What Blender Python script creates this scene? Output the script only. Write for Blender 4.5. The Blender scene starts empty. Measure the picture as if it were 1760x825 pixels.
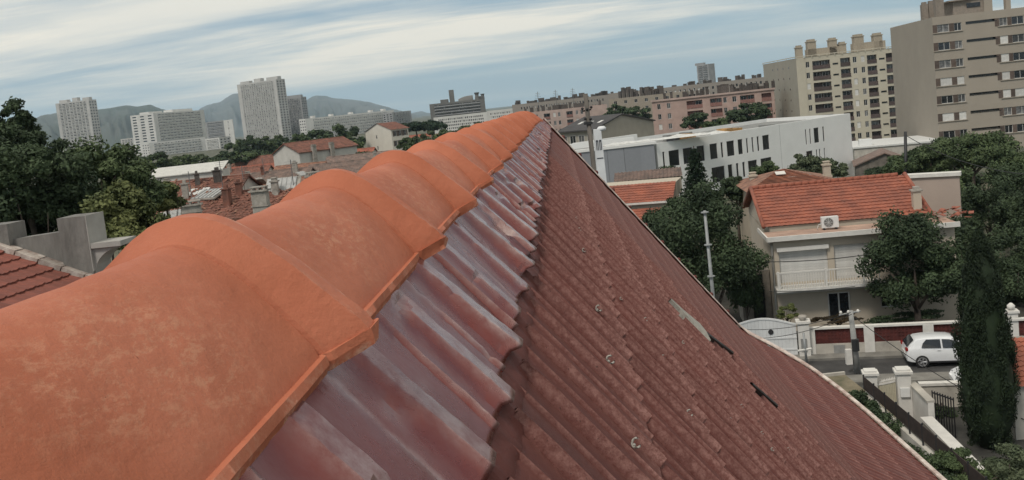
import bpy, bmesh, math, random
import numpy as np
from mathutils import Vector, Matrix, noise
random.seed(7); np.random.seed(7)
S = bpy.context.scene
COL = S.collection
R = math.radians

# ------------------------------------------------------------------ camera
F_PX = 1600.0; PPX = 880.0; PPY = 342.0
YAW = R(3.3); PITCH = R(5.75); ROLL = R(-6.1)
CAM = Vector((0, 0, 13.0))
cd = bpy.data.cameras.new('camera'); cam = bpy.data.objects.new('camera', cd); COL.objects.link(cam)
ROT = (Matrix.Rotation(YAW, 3, 'Z') @ Matrix.Rotation(R(90) - PITCH, 3, 'X') @ Matrix.Rotation(ROLL, 3, 'Z'))
cam.matrix_world = Matrix.Translation(CAM) @ ROT.to_4x4()
cd.sensor_width = 36; cd.lens = 36 * F_PX / 1760; cd.shift_y = -(412.5 - PPY) / 1760
cd.clip_start = 0.02; cd.clip_end = 60000
S.camera = cam

# ------------------------------------------------------------------ sky, sun, exposure
SUN_EL = R(52); SUN_AZ = R(-148)     # azimuth measured from +Y towards +X
EXPOSURE = 0.15
w = bpy.data.worlds.new('World'); S.world = w; w.use_nodes = True
nt = w.node_tree; nt.nodes.clear()
def N(nt, t, **k):
    n = nt.nodes.new(t)
    for a, b in k.items():
        if a == 'ins':
            for i, v in b.items(): n.inputs[i].default_value = v
        else: setattr(n, a, b)
    return n
L = lambda nt, a, b: nt.links.new(a, b)
out = N(nt, 'ShaderNodeOutputWorld'); bg = N(nt, 'ShaderNodeBackground', ins={'Strength': 0.088})
sky = N(nt, 'ShaderNodeTexSky', sky_type='NISHITA', sun_disc=False, sun_elevation=SUN_EL, sun_rotation=SUN_AZ, air_density=1.0, dust_density=2.0, ozone_density=1.5)
tc = N(nt, 'ShaderNodeTexCoord'); sx = N(nt, 'ShaderNodeSeparateXYZ'); L(nt, tc.outputs['Generated'], sx.inputs[0])
zz = N(nt, 'ShaderNodeMath', operation='MAXIMUM', ins={1: 0.0}); L(nt, sx.outputs[2], zz.inputs[0])
za = N(nt, 'ShaderNodeMath', operation='ADD', ins={1: 0.075}); L(nt, zz.outputs[0], za.inputs[0])
dx = N(nt, 'ShaderNodeMath', operation='DIVIDE'); dy = N(nt, 'ShaderNodeMath', operation='DIVIDE')
L(nt, sx.outputs[0], dx.inputs[0]); L(nt, za.outputs[0], dx.inputs[1]); L(nt, sx.outputs[1], dy.inputs[0]); L(nt, za.outputs[0], dy.inputs[1])
cx = N(nt, 'ShaderNodeCombineXYZ'); L(nt, dx.outputs[0], cx.inputs[0]); L(nt, dy.outputs[0], cx.inputs[1])
def cloud(rot, scl, loc, detail, rough, lo, hi, dist=0.6):
    mp = N(nt, 'ShaderNodeMapping'); mp.inputs['Rotation'].default_value = (0, 0, rot); mp.inputs['Scale'].default_value = scl; mp.inputs['Location'].default_value = loc
    L(nt, cx.outputs[0], mp.inputs[0])
    no = N(nt, 'ShaderNodeTexNoise', ins={'Scale': 1.0, 'Detail': detail, 'Roughness': rough, 'Distortion': dist}); L(nt, mp.outputs[0], no.inputs['Vector'])
    mr = N(nt, 'ShaderNodeMapRange', interpolation_type='SMOOTHSTEP', ins={1: lo, 2: hi, 3: 0.0, 4: 1.0}); L(nt, no.outputs[0], mr.inputs[0])
    return mr.outputs[0]
c1 = cloud(R(14), (0.14, 0.30, 1), (13.900000, 1.7, 0), 8, .58, .44, .64, .6)
c2 = cloud(R(16), (0.35, 1.0, 1), (14.900000, 4.2, 0), 6, .60, .40, .74, .8)
c3 = cloud(R(10), (0.09, 0.16, 1), (6.200000, 9.0, 0), 4, .5, .38, .56)
m1 = N(nt, 'ShaderNodeMath', operation='MULTIPLY'); L(nt, c2, m1.inputs[0]); L(nt, c3, m1.inputs[1])
m2 = N(nt, 'ShaderNodeMath', operation='MULTIPLY_ADD', ins={1: .55}); L(nt, m1.outputs[0], m2.inputs[0]); 
m3 = N(nt, 'ShaderNodeMath', operation='MULTIPLY', ins={1: .9}); L(nt, c1, m3.inputs[0]); L(nt, m3.outputs[0], m2.inputs[2]); m2.use_clamp = True
fh = N(nt, 'ShaderNodeMapRange', interpolation_type='SMOOTHSTEP', ins={1: 0.003, 2: 0.065, 3: .15, 4: 1.0}); L(nt, zz.outputs[0], fh.inputs[0])
m4 = N(nt, 'ShaderNodeMath', operation='MULTIPLY'); L(nt, m2.outputs[0], m4.inputs[0]); L(nt, fh.outputs[0], m4.inputs[1])
# thin veil that whitens towards the horizon (air light)
hv = N(nt, 'ShaderNodeMapRange', ins={1: 0.0, 2: 0.35, 3: .75, 4: .55}); L(nt, zz.outputs[0], hv.inputs[0])
vc = N(nt, 'ShaderNodeMix', data_type='RGBA'); vc.inputs['A'].default_value = (4.8, 6.5, 7.4, 1); vc.inputs['B'].default_value = (2.7, 4.4, 5.8, 1)
vr = N(nt, 'ShaderNodeMapRange', interpolation_type='SMOOTHSTEP', ins={1: 0.0, 2: .13}); L(nt, zz.outputs[0], vr.inputs[0]); L(nt, vr.outputs[0], vc.inputs['Factor'])
veil = N(nt, 'ShaderNodeMix', data_type='RGBA'); L(nt, vc.outputs['Result'], veil.inputs['B'])
L(nt, hv.outputs[0], veil.inputs['Factor']); L(nt, sky.outputs[0], veil.inputs['A'])
mx = N(nt, 'ShaderNodeMix', data_type='RGBA'); mx.inputs['B'].default_value = (9.4, 9.0, 7.9, 1)
L(nt, m4.outputs[0], mx.inputs['Factor']); L(nt, veil.outputs['Result'], mx.inputs['A'])
L(nt, mx.outputs['Result'], bg.inputs[0]); L(nt, bg.outputs[0], out.inputs[0])

sl = bpy.data.lights.new('sun', 'SUN'); sl.energy = 1.8; sl.angle = R(11); sl.color = (1, .93, .84)
so = bpy.data.objects.new('sun', sl); COL.objects.link(so)
sdir = Vector((math.sin(SUN_AZ) * math.cos(SUN_EL), math.cos(SUN_AZ) * math.cos(SUN_EL), math.sin(SUN_EL)))
so.rotation_euler = sdir.to_track_quat('Z', 'Y').to_euler(); so.location = (0, 0, 60)
S.view_settings.view_transform = 'Standard'; S.view_settings.look = 'None'; S.view_settings.exposure = EXPOSURE; S.view_settings.gamma = 1
S.cycles.max_bounces = 6; S.cycles.diffuse_bounces = 3; S.cycles.volume_bounces = 1

# ------------------------------------------------------------------ helpers
FWD = Vector((-math.sin(YAW), math.cos(YAW), 0)); RGT = Vector((math.cos(YAW), math.sin(YAW), 0))
def ray(px, py): return ROT @ Vector(((px - PPX) / F_PX, -(py - PPY) / F_PX, -1))
def at(px, py, d):                       # point seen at that pixel, d metres ahead of the camera
    r = ray(px, py); return CAM + r * (d / r.dot(FWD))
def atz(px, py, z=0.0):                  # point seen at that pixel on the level z
    r = ray(px, py); return CAM + r * ((z - CAM.z) / r.z)

def link(o, parent=None):
    COL.objects.link(o)
    if parent is not None: o.parent = parent
    return o
def tag(o, label=None, cat=None, group=None, kind=None):
    if label: o['label'] = label
    if cat: o['category'] = cat
    if group: o['group'] = group
    if kind: o['kind'] = kind
    return o
def empty(name, loc=(0, 0, 0), rz=0, label=None, cat=None, group=None):
    o = bpy.data.objects.new(name, None); o.location = loc; o.rotation_euler = (0, 0, rz); COL.objects.link(o)
    return tag(o, label, cat, group)
class MB:
    def __init__(s): s.v = []; s.f = []
    def add(s, vs, fs):
        b = len(s.v); s.v += [tuple(v) for v in vs]; s.f += [tuple(i + b for i in f) for f in fs]; return s
    def quad(s, a, b, c, d): return s.add([a, b, c, d], [(0, 1, 2, 3)])
    def box(s, x0, x1, y0, y1, z0, z1, M=None):
        vs = [(x0, y0, z0), (x1, y0, z0), (x1, y1, z0), (x0, y1, z0), (x0, y0, z1), (x1, y0, z1), (x1, y1, z1), (x0, y1, z1)]
        if M is not None: vs = [M @ Vector(v) for v in vs]
        return s.add(vs, [(0, 3, 2, 1), (4, 5, 6, 7), (0, 1, 5, 4), (1, 2, 6, 5), (2, 3, 7, 6), (3, 0, 4, 7)])
    def tube(s, pts, r, n=8, cap=True):
        pts = [Vector(p) for p in pts]; rs = r if isinstance(r, (list, tuple)) else [r] * len(pts)
        rings = []
        for i, p in enumerate(pts):
            t = (pts[min(i + 1, len(pts) - 1)] - pts[max(i - 1, 0)]).normalized()
            a = t.orthogonal().normalized() if abs(t.z) < .95 else Vector((1, 0, 0)); a = (a - t * a.dot(t)).normalized(); b = t.cross(a)
            rings.append([p + (a * math.cos(2 * math.pi * k / n) + b * math.sin(2 * math.pi * k / n)) * rs[i] for k in range(n)])
        vs = [v for rg in rings for v in rg]; fs = []
        for i in range(len(pts) - 1):
            for k in range(n): fs.append((i * n + k, i * n + (k + 1) % n, (i + 1) * n + (k + 1) % n, (i + 1) * n + k))
        if cap: fs.append(tuple(range(n))[::-1]); fs.append(tuple((len(pts) - 1) * n + k for k in range(n)))
        return s.add(vs, fs)
    def lathe(s, prof, n=12, c=(0, 0, 0)):
        return s.tube_z(prof, n, c)
    def tube_z(s, prof, n, c):
        vs = [(c[0] + r * math.cos(2 * math.pi * k / n), c[1] + r * math.sin(2 * math.pi * k / n), c[2] + z) for r, z in prof for k in range(n)]
        fs = [(i * n + k, i * n + (k + 1) % n, (i + 1) * n + (k + 1) % n, (i + 1) * n + k) for i in range(len(prof) - 1) for k in range(n)]
        fs.append(tuple(range(n))[::-1]); fs.append(tuple((len(prof) - 1) * n + k for k in range(n)))
        return s.add(vs, fs)
    def prism(s, poly, z0, z1):
        n = len(poly); vs = [(x, y, z0) for x, y in poly] + [(x, y, z1) for x, y in poly]
        return s.add(vs, [tuple(range(n))[::-1], tuple(range(n, 2 * n))] + [(i, (i + 1) % n, (i + 1) % n + n, i + n) for i in range(n)])
    def grid(s, P):                       # P[i][j] points
        n, m = len(P), len(P[0]); b = [p for row in P for p in row]
        return s.add(b, [(i * m + j, i * m + j + 1, (i + 1) * m + j + 1, (i + 1) * m + j) for i in range(n - 1) for j in range(m - 1)])
    def mesh(s, name, mat, smooth=False):
        me = bpy.data.meshes.new(name); me.from_pydata(s.v, [], s.f)
        if mat: me.materials.append(mat)
        if smooth:
            me.polygons.foreach_set('use_smooth', [True] * len(me.polygons))
            if smooth is not True: me.set_sharp_from_angle(angle=smooth)
        me.update(); return me
    def build(s, name, mat, parent=None, smooth=False, **k):
        return tag(link(bpy.data.objects.new(name, s.mesh(name, mat, smooth)), parent), **k)
def inst(name, me, parent, loc=(0, 0, 0), rot=(0, 0, 0), scale=None):
    o = bpy.data.objects.new(name, me); o.location = loc; o.rotation_euler = rot
    if scale: o.scale = scale
    return link(o, parent)
def flip_out(o): 
    bm = bmesh.new(); bm.from_mesh(o.data); bmesh.ops.recalc_face_normals(bm, faces=bm.faces); bm.to_mesh(o.data); bm.free(); return o

# ------------------------------------------------------------------ materials
MATS = {}
def mat(name, col, rough=.8, metal=0, var=.15, scale=3.0, bump=0, bscale=None, col2=None, obj_var=0, coat=0, spec=None, detail=5, streak=None, dirt=0, croug=.1):
    """plain surface whose colour wanders between two tones (object space), with optional fine relief, stains and per-object variation"""
    if name in MATS: return MATS[name]
    m = bpy.data.materials.new(name); m.use_nodes = True; t = m.node_tree; b = t.nodes['Principled BSDF']
    b.inputs['Roughness'].default_value = rough; b.inputs['Metallic'].default_value = metal
    if coat: b.inputs['Coat Weight'].default_value = coat; b.inputs['Coat Roughness'].default_value = croug
    if spec is not None: b.inputs['Specular IOR Level'].default_value = spec
    tc = N(t, 'ShaderNodeTexCoord'); no = N(t, 'ShaderNodeTexNoise', ins={'Scale': scale, 'Detail': detail, 'Roughness': .6})
    src = tc.outputs['Object']
    if streak:
        mp = N(t, 'ShaderNodeMapping'); mp.inputs['Scale'].default_value = streak; L(t, src, mp.inputs[0]); src = mp.outputs[0]
    L(t, src, no.inputs['Vector'])
    c2 = col2 or tuple(c * (1 - 1.6 * var) for c in col)
    c1_ = tuple(min(1, c * (1 + var * .6)) for c in col)
    mr = N(t, 'ShaderNodeMapRange', ins={1: .3, 2: .7}); L(t, no.outputs[0], mr.inputs[0])
    mx = N(t, 'ShaderNodeMix', data_type='RGBA'); mx.inputs['A'].default_value = (*c2, 1); mx.inputs['B'].default_value = (*c1_, 1); L(t, mr.outputs[0], mx.inputs['Factor'])
    res = mx.outputs['Result']
    if dirt:
        n2 = N(t, 'ShaderNodeTexNoise', ins={'Scale': scale * .35, 'Detail': 8, 'Roughness': .75}); L(t, tc.outputs['Object'], n2.inputs['Vector'])
        r2 = N(t, 'ShaderNodeMapRange', ins={1: .52, 2: .72, 3: 0, 4: dirt}); L(t, n2.outputs[0], r2.inputs[0])
        x2 = N(t, 'ShaderNodeMix', data_type='RGBA'); x2.inputs['B'].default_value = tuple(c * .3 for c in col) + (1,); L(t, r2.outputs[0], x2.inputs['Factor']); L(t, res, x2.inputs['A']); res = x2.outputs['Result']
    if obj_var:
        oi = N(t, 'ShaderNodeObjectInfo'); r3 = N(t, 'ShaderNodeMapRange', ins={1: 0, 2: 1, 3: 1 - obj_var, 4: 1 + obj_var * .6}); L(t, oi.outputs['Random'], r3.inputs[0])
        hs = N(t, 'ShaderNodeHueSaturation'); L(t, r3.outputs[0], hs.inputs['Value']); L(t, res, hs.inputs['Color']); res = hs.outputs[0]
    L(t, res, b.inputs['Base Color'])
    if bump:
        nb = N(t, 'ShaderNodeTexNoise', ins={'Scale': bscale or scale * 6, 'Detail': 6, 'Roughness': .65}); L(t, src, nb.inputs['Vector'])
        bp = N(t, 'ShaderNodeBump', ins={'Strength': 1.0, 'Distance': bump}); L(t, nb.outputs[0], bp.inputs['Height']); L(t, bp.outputs[0], b.inputs['Normal'])
    MATS[name] = m; return m

def terracotta():
    m = bpy.data.materials.new('new terracotta'); m.use_nodes = True; t = m.node_tree; b = t.nodes['Principled BSDF']; b.inputs['Roughness'].default_value = .62
    b.inputs['Specular IOR Level'].default_value = .2
    tc = N(t, 'ShaderNodeTexCoord'); oi = N(t, 'ShaderNodeObjectInfo')
    off = N(t, 'ShaderNodeVectorMath', operation='MULTIPLY_ADD'); off.inputs[1].default_value = (1, 1, 1)
    cmb = N(t, 'ShaderNodeMath', operation='MULTIPLY', ins={1: 37.0}); L(t, oi.outputs['Random'], cmb.inputs[0])
    L(t, tc.outputs['Object'], off.inputs[0]); L(t, cmb.outputs[0], off.inputs[2])
    P = off.outputs[0]
    n1 = N(t, 'ShaderNodeTexNoise', ins={'Scale': 9, 'Detail': 4, 'Roughness': .55}); L(t, P, n1.inputs['Vector'])
    mx = N(t, 'ShaderNodeMix', data_type='RGBA'); mx.inputs['A'].default_value = (.385, .118, .062, 1); mx.inputs['B'].default_value = (.46, .155, .088, 1)
    r1 = N(t, 'ShaderNodeMapRange', ins={1: .35, 2: .65}); L(t, n1.outputs[0], r1.inputs[0]); L(t, r1.outputs[0], mx.inputs['Factor'])
    # pale bloom left by the drying clay: brushed across the right flank of each tile
    mp = N(t, 'ShaderNodeMapping'); mp.inputs['Scale'].default_value = (150, 60, 120); mp.inputs['Rotation'].default_value = (0, 0, R(-35)); L(t, P, mp.inputs[0])
    n2 = N(t, 'ShaderNodeTexNoise', ins={'Scale': 1, 'Detail': 8, 'Roughness': .82, 'Distortion': .25}); L(t, mp.outputs[0], n2.inputs['Vector'])
    r2 = N(t, 'ShaderNodeMapRange', ins={1: .49, 2: .60}); L(t, n2.outputs[0], r2.inputs[0])
    # where: a soft patch, centred on the flank (object space of each tile)
    ds = N(t, 'ShaderNodeVectorMath', operation='SUBTRACT'); ds.inputs[1].default_value = (.055, .2, -.03); L(t, tc.outputs['Object'], ds.inputs[0])
    dm = N(t, 'ShaderNodeVectorMath', operation='MULTIPLY'); dm.inputs[1].default_value = (17, 7.5, 12); L(t, ds.outputs[0], dm.inputs[0])
    n4 = N(t, 'ShaderNodeTexNoise', ins={'Scale': 14, 'Detail': 3}); L(t, P, n4.inputs['Vector'])
    dl = N(t, 'ShaderNodeVectorMath', operation='LENGTH'); L(t, dm.outputs[0], dl.inputs[0])
    da = N(t, 'ShaderNodeMath', operation='MULTIPLY_ADD', ins={1: 1.3, 2: -.65}); L(t, n4.outputs[0], da.inputs[0])
    dsum = N(t, 'ShaderNodeMath', operation='ADD'); L(t, dl.outputs['Value'], dsum.inputs[0]); L(t, da.outputs[0], dsum.inputs[1])
    r3 = N(t, 'ShaderNodeMapRange', ins={1: .35, 2: 1.0, 3: .6, 4: .03}); L(t, dsum.outputs[0], r3.inputs[0])
    mu = N(t, 'ShaderNodeMath', operation='MULTIPLY'); L(t, r2.outputs[0], mu.inputs[0]); L(t, r3.outputs[0], mu.inputs[1])
    mx2 = N(t, 'ShaderNodeMix', data_type='RGBA'); mx2.inputs['B'].default_value = (.56, .27, .165, 1); L(t, mu.outputs[0], mx2.inputs['Factor']); L(t, mx.outputs['Result'], mx2.inputs['A'])
    # scuffs on the crown of the collar and small dark chips
    n5 = N(t, 'ShaderNodeTexNoise', ins={'Scale': 160, 'Detail': 2}); L(t, P, n5.inputs['Vector'])
    r5 = N(t, 'ShaderNodeMapRange', ins={1: .765, 2: .80, 3: 0, 4: .75}); L(t, n5.outputs[0], r5.inputs[0])
    mx3 = N(t, 'ShaderNodeMix', data_type='RGBA'); mx3.inputs['B'].default_value = (.16, .05, .025, 1); L(t, r5.outputs[0], mx3.inputs['Factor']); L(t, mx2.outputs['Result'], mx3.inputs['A'])
    ge = N(t, 'ShaderNodeNewGeometry'); r6 = N(t, 'ShaderNodeMapRange', ins={1: .535, 2: .60, 3: 0, 4: .55}); L(t, ge.outputs['Pointiness'], r6.inputs[0])
    n6 = N(t, 'ShaderNodeTexNoise', ins={'Scale': 60, 'Detail': 5, 'Roughness': .8}); L(t, P, n6.inputs['Vector'])
    r7 = N(t, 'ShaderNodeMapRange', ins={1: .48, 2: .62}); L(t, n6.outputs[0], r7.inputs[0]); m6 = N(t, 'ShaderNodeMath', operation='MULTIPLY'); L(t, r6.outputs[0], m6.inputs[0]); L(t, r7.outputs[0], m6.inputs[1])
    mx4 = N(t, 'ShaderNodeMix', data_type='RGBA'); mx4.inputs['B'].default_value = (.72, .50, .38, 1); L(t, m6.outputs[0], mx4.inputs['Factor']); L(t, mx3.outputs['Result'], mx4.inputs['A'])
    L(t, mx4.outputs['Result'], b.inputs['Base Color'])
    nb = N(t, 'ShaderNodeTexNoise', ins={'Scale': 120, 'Detail': 8, 'Roughness': .7}); L(t, P, nb.inputs['Vector'])
    nb2 = N(t, 'ShaderNodeTexNoise', ins={'Scale': 16, 'Detail': 3}); L(t, P, nb2.inputs['Vector'])
    bp = N(t, 'ShaderNodeBump', ins={'Strength': .8, 'Distance': .0016}); L(t, nb.outputs[0], bp.inputs['Height'])
    bp2 = N(t, 'ShaderNodeBump', ins={'Strength': .7, 'Distance': .006}); L(t, nb2.outputs[0], bp2.inputs['Height']); L(t, bp2.outputs[0], bp.inputs['Normal'])
    L(t, bp.outputs[0], b.inputs['Normal']); return m

def painted_tile():
    m = bpy.data.materials.new('weathered red roof paint'); m.use_nodes = True; t = m.node_tree; b = t.nodes['Principled BSDF']
    tc = N(t, 'ShaderNodeTexCoord'); oi = N(t, 'ShaderNodeObjectInfo'); ge = N(t, 'ShaderNodeNewGeometry')
    n1 = N(t, 'ShaderNodeTexNoise', ins={'Scale': 5, 'Detail': 9, 'Roughness': .72}); L(t, ge.outputs['Position'], n1.inputs['Vector'])
    cr = N(t, 'ShaderNodeValToRGB'); L(t, n1.outputs[0], cr.inputs[0])
    cr.color_ramp.elements[0].position = .2; cr.color_ramp.elements[0].color = (.074, .021, .017, 1)
    cr.color_ramp.elements[1].position = .82; cr.color_ramp.elements[1].color = (.142, .042, .034, 1)
    r3 = N(t, 'ShaderNodeMapRange', ins={1: 0, 2: 1, 3: .93, 4: 1.08}); L(t, oi.outputs['Random'], r3.inputs[0])
    hs = N(t, 'ShaderNodeHueSaturation'); L(t, r3.outputs[0], hs.inputs['Value']); L(t, cr.outputs[0], hs.inputs['Color'])
    # lichen and chalky specks, thicker on the raised ribs
    n2 = N(t, 'ShaderNodeTexNoise', ins={'Scale': 70, 'Detail': 6, 'Roughness': .75}); L(t, ge.outputs['Position'], n2.inputs['Vector'])
    r2 = N(t, 'ShaderNodeMapRange', ins={1: .58, 2: .72, 3: 0, 4: .22}); L(t, n2.outputs[0], r2.inputs[0])
    x2 = N(t, 'ShaderNodeMix', data_type='RGBA'); x2.inputs['B'].default_value = (.26, .125, .10, 1); L(t, r2.outputs[0], x2.inputs['Factor']); L(t, hs.outputs[0], x2.inputs['A'])
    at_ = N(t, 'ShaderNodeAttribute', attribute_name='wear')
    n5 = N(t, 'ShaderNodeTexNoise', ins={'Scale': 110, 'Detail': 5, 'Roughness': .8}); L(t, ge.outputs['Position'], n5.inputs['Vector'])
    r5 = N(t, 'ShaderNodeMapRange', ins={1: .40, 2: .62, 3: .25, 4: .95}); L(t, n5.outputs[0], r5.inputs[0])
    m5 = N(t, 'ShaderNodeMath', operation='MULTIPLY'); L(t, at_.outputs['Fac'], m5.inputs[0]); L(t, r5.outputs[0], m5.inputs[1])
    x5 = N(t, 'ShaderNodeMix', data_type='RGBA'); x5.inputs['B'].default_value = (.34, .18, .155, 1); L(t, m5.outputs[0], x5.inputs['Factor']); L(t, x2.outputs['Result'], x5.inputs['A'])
    n3 = N(t, 'ShaderNodeTexNoise', ins={'Scale': 190, 'Detail': 2}); L(t, ge.outputs['Position'], n3.inputs['Vector'])
    r4 = N(t, 'ShaderNodeMapRange', ins={1: .70, 2: .76, 3: 0, 4: .7}); L(t, n3.outputs[0], r4.inputs[0])
    x3 = N(t, 'ShaderNodeMix', data_type='RGBA'); x3.inputs['B'].default_value = (.02, .012, .01, 1); L(t, r4.outputs[0], x3.inputs['Factor']); L(t, x5.outputs['Result'], x3.inputs['A'])
    L(t, x3.outputs['Result'], b.inputs['Base Color'])
    rr = N(t, 'ShaderNodeMapRange', ins={1: .3, 2: .7, 3: .5, 4: .78}); L(t, n1.outputs[0], rr.inputs[0]); L(t, rr.outputs[0], b.inputs['Roughness'])
    b.inputs['Specular IOR Level'].default_value = .22
    bp = N(t, 'ShaderNodeBump', ins={'Strength': .8, 'Distance': .0022}); L(t, n2.outputs[0], bp.inputs['Height'])
    L(t, bp.outputs[0], b.inputs['Normal']); return m

def foil():
    m = bpy.data.materials.new('glossy brown flashing foil'); m.use_nodes = True; t = m.node_tree; b = t.nodes['Principled BSDF']
    ge = N(t, 'ShaderNodeNewGeometry')
    n1 = N(t, 'ShaderNodeTexNoise', ins={'Scale': 14, 'Detail': 5, 'Roughness': .6}); L(t, ge.outputs['Position'], n1.inputs['Vector'])
    mx = N(t, 'ShaderNodeMix', data_type='RGBA'); mx.inputs['A'].default_value = (.15, .024, .020, 1); mx.inputs['B'].default_value = (.20, .040, .034, 1); L(t, n1.outputs[0], mx.inputs['Factor'])
    # dusty chalk film, patchy
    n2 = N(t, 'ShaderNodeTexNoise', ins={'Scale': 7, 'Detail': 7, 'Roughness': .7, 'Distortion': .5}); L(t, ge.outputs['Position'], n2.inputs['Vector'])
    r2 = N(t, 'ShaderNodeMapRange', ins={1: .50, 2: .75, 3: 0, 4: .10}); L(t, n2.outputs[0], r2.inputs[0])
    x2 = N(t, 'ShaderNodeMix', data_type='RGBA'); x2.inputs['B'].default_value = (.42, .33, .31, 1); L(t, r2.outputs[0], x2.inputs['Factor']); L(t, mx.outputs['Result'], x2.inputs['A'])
    aw = N(t, 'ShaderNodeAttribute', attribute_name='wear'); nw = N(t, 'ShaderNodeTexNoise', ins={'Scale': 38, 'Detail': 7, 'Roughness': .75}); L(t, ge.outputs['Position'], nw.inputs['Vector'])  # pale pleat tops: sun glare put into the base colour
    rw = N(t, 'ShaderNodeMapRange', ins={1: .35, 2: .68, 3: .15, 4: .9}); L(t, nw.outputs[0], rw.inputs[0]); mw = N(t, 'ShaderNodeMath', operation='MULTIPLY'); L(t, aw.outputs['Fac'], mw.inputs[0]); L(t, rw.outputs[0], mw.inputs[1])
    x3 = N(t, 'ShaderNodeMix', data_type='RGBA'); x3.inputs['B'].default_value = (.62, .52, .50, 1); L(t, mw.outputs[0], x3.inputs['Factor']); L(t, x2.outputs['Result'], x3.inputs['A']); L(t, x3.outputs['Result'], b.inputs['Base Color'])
    b.inputs['Specular IOR Level'].default_value = .5; b.inputs['Metallic'].default_value = .55; b.inputs['Coat Weight'].default_value = .0; b.inputs['Coat Roughness'].default_value = .15; b.inputs['Coat IOR'].default_value = 1.5
    rr = N(t, 'ShaderNodeMapRange', ins={1: .3, 2: .7, 3: .2, 4: .34}); L(t, n2.outputs[0], rr.inputs[0]); L(t, rr.outputs[0], b.inputs['Roughness'])
    n4 = N(t, 'ShaderNodeTexNoise', ins={'Scale': 45, 'Detail': 4}); L(t, ge.outputs['Position'], n4.inputs['Vector'])
    bp = N(t, 'ShaderNodeBump', ins={'Strength': .5, 'Distance': .0015}); L(t, n4.outputs[0], bp.inputs['Height']); L(t, bp.outputs[0], b.inputs['Normal']); L(t, bp.outputs[0], b.inputs['Coat Normal'])
    return m
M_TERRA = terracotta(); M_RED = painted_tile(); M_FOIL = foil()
# ================================================================== the house under the camera: ridge, foil flashing, red tiled slope
TH = R(52.5); CX = -.257
house = empty('house', (0, 2.5, 0), 0, 'house seen from its own roof, orange ridge tiles above a dark red tiled slope', 'house')
H0 = Vector((0, 2.5, 0))
def rel(p): return Vector(p) - H0
def section(s):
    """right-hand slope: (x, z) at slope distance s; straight at TH, then flattening near the eave"""
    s1 = 2.72; x0, z0 = -.155, CAM.z - .182
    if s <= s1: return x0 + s * math.cos(TH), z0 - s * math.sin(TH)
    x, z = x0 + s1 * math.cos(TH), z0 - s1 * math.sin(TH); q = s1
    while q < s - 1e-6:
        d = min(.02, s - q); k = min(1, (q - s1) / .22); a = TH + (R(31) - TH) * (k * k * (3 - 2 * k)); x += d * math.cos(a); z -= d * math.sin(a); q += d
    return x, z
SEC = [section(i * .005) for i in range(830)]
def sec(s):
    i = max(0, min(len(SEC) - 2, int(s / .005))); k = s / .005 - i; a, b = SEC[i], SEC[i + 1]
    tx, tz = b[0] - a[0], b[1] - a[1]; l = math.hypot(tx, tz)
    return a[0] + tx * k, a[1] + tz * k, -tz / l, tx / l            # point and outward normal (x, z)
YEND = 9.0
def smax(y):
    P = [(-2, 3.92), (2, 3.9), (5.5, 3.85), (6.6, 3.79), (7.6, 3.70), (8.2, 3.60), (8.6, 3.46), (8.8, 3.28), (8.92, 3.04), (9.0, 2.83), (19, 2.8)]
    for (a, sa), (b, sb) in zip(P, P[1:]):
        if a <= y <= b: return sa + (sb - sa) * (y - a) / (b - a)
    return 2.8
# deck below the tiles
mb = MB()
for side in (0, 1):
    g = []
    for y in [-1.6 + i * .15 for i in range(72)]:
        y = min(y, YEND - .02); row = []
        for k in range(30):
            s = smax(y) * k / 29 - .04; x, z, nx, nz = sec(max(s, 0)); x -= nx * .03; z -= nz * .03
            row.append(rel((x if side == 0 else 2 * CX - x, y, z)))
        g.append(row)
    mb.grid(g)
deck = mb.build('roof', mat('roof deck', (.07, .03, .025), .9), house, True)
# --- tiles of the slope
PER = .163; EXPO = .235
def rib(a):
    """height of a tile across its width a in 0..1: double rib at the joint, single rib in the middle"""
    h = 0
    for c, wd, hh in ((.06, .020, .0085), (.13, .020, .0105), (.555, .016, .0065)):
        h += hh * math.exp(-((a - c) / wd) ** 2)
    return h + (.0045 if a < .17 else 0)
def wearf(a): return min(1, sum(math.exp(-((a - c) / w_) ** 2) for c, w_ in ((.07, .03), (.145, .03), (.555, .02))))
def make_tile(y0, s0, s1, amp, tilt, nA, nB):
    vs = []; we = []
    aa = [0, .03, .045, .06, .08, .10, .118, .132, .15, .168, .175, .35, .53, .555, .58, .8, 1.0] if nA > 8 else [0, .04, .1, .2, .5, .555, .61, 1]
    for j in range(nB + 1):
        b = j / nB; s = s0 + (s1 - s0) * b
        for a in aa:
            y = y0 - a * PER
            se = min(s, smax(y) + .002)
            x, z, nx, nz = sec(se)
            h = rib(a) * amp * (1 if j else .8) + .004 + .0065 * b + tilt * (a - .5) + .0010 * noise.noise((y * 21, s * 13, 2.3)) 
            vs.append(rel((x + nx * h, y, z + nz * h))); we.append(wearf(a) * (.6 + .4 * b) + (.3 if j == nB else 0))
    m = len(aa)
    for a in aa:                                         # lower lip
        i = nB * m + aa.index(a); v = vs[i] + H0; y = v.y; se = min(s1, smax(y)); x, z, nx, nz = sec(se); vs.append(rel((v.x - nx * .010, y, v.z - nz * .010))); we.append(.1)
    fs = [(i * m + j, (i + 1) * m + j, (i + 1) * m + j + 1, i * m + j + 1) for i in range(nB + 1) for j in range(m - 1)]
    me = bpy.data.meshes.new('roof_tile'); me.from_pydata([tuple(v) for v in vs], [], fs); me.materials.append(M_RED)
    me.polygons.foreach_set('use_smooth', [True] * len(me.polygons)); me.set_sharp_from_angle(angle=R(50))
    at_ = me.attributes.new('wear', 'FLOAT', 'POINT'); at_.data.foreach_set('value', we)
    return me
tiles = []
ncol = int((YEND + 1.5) / PER)
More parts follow.
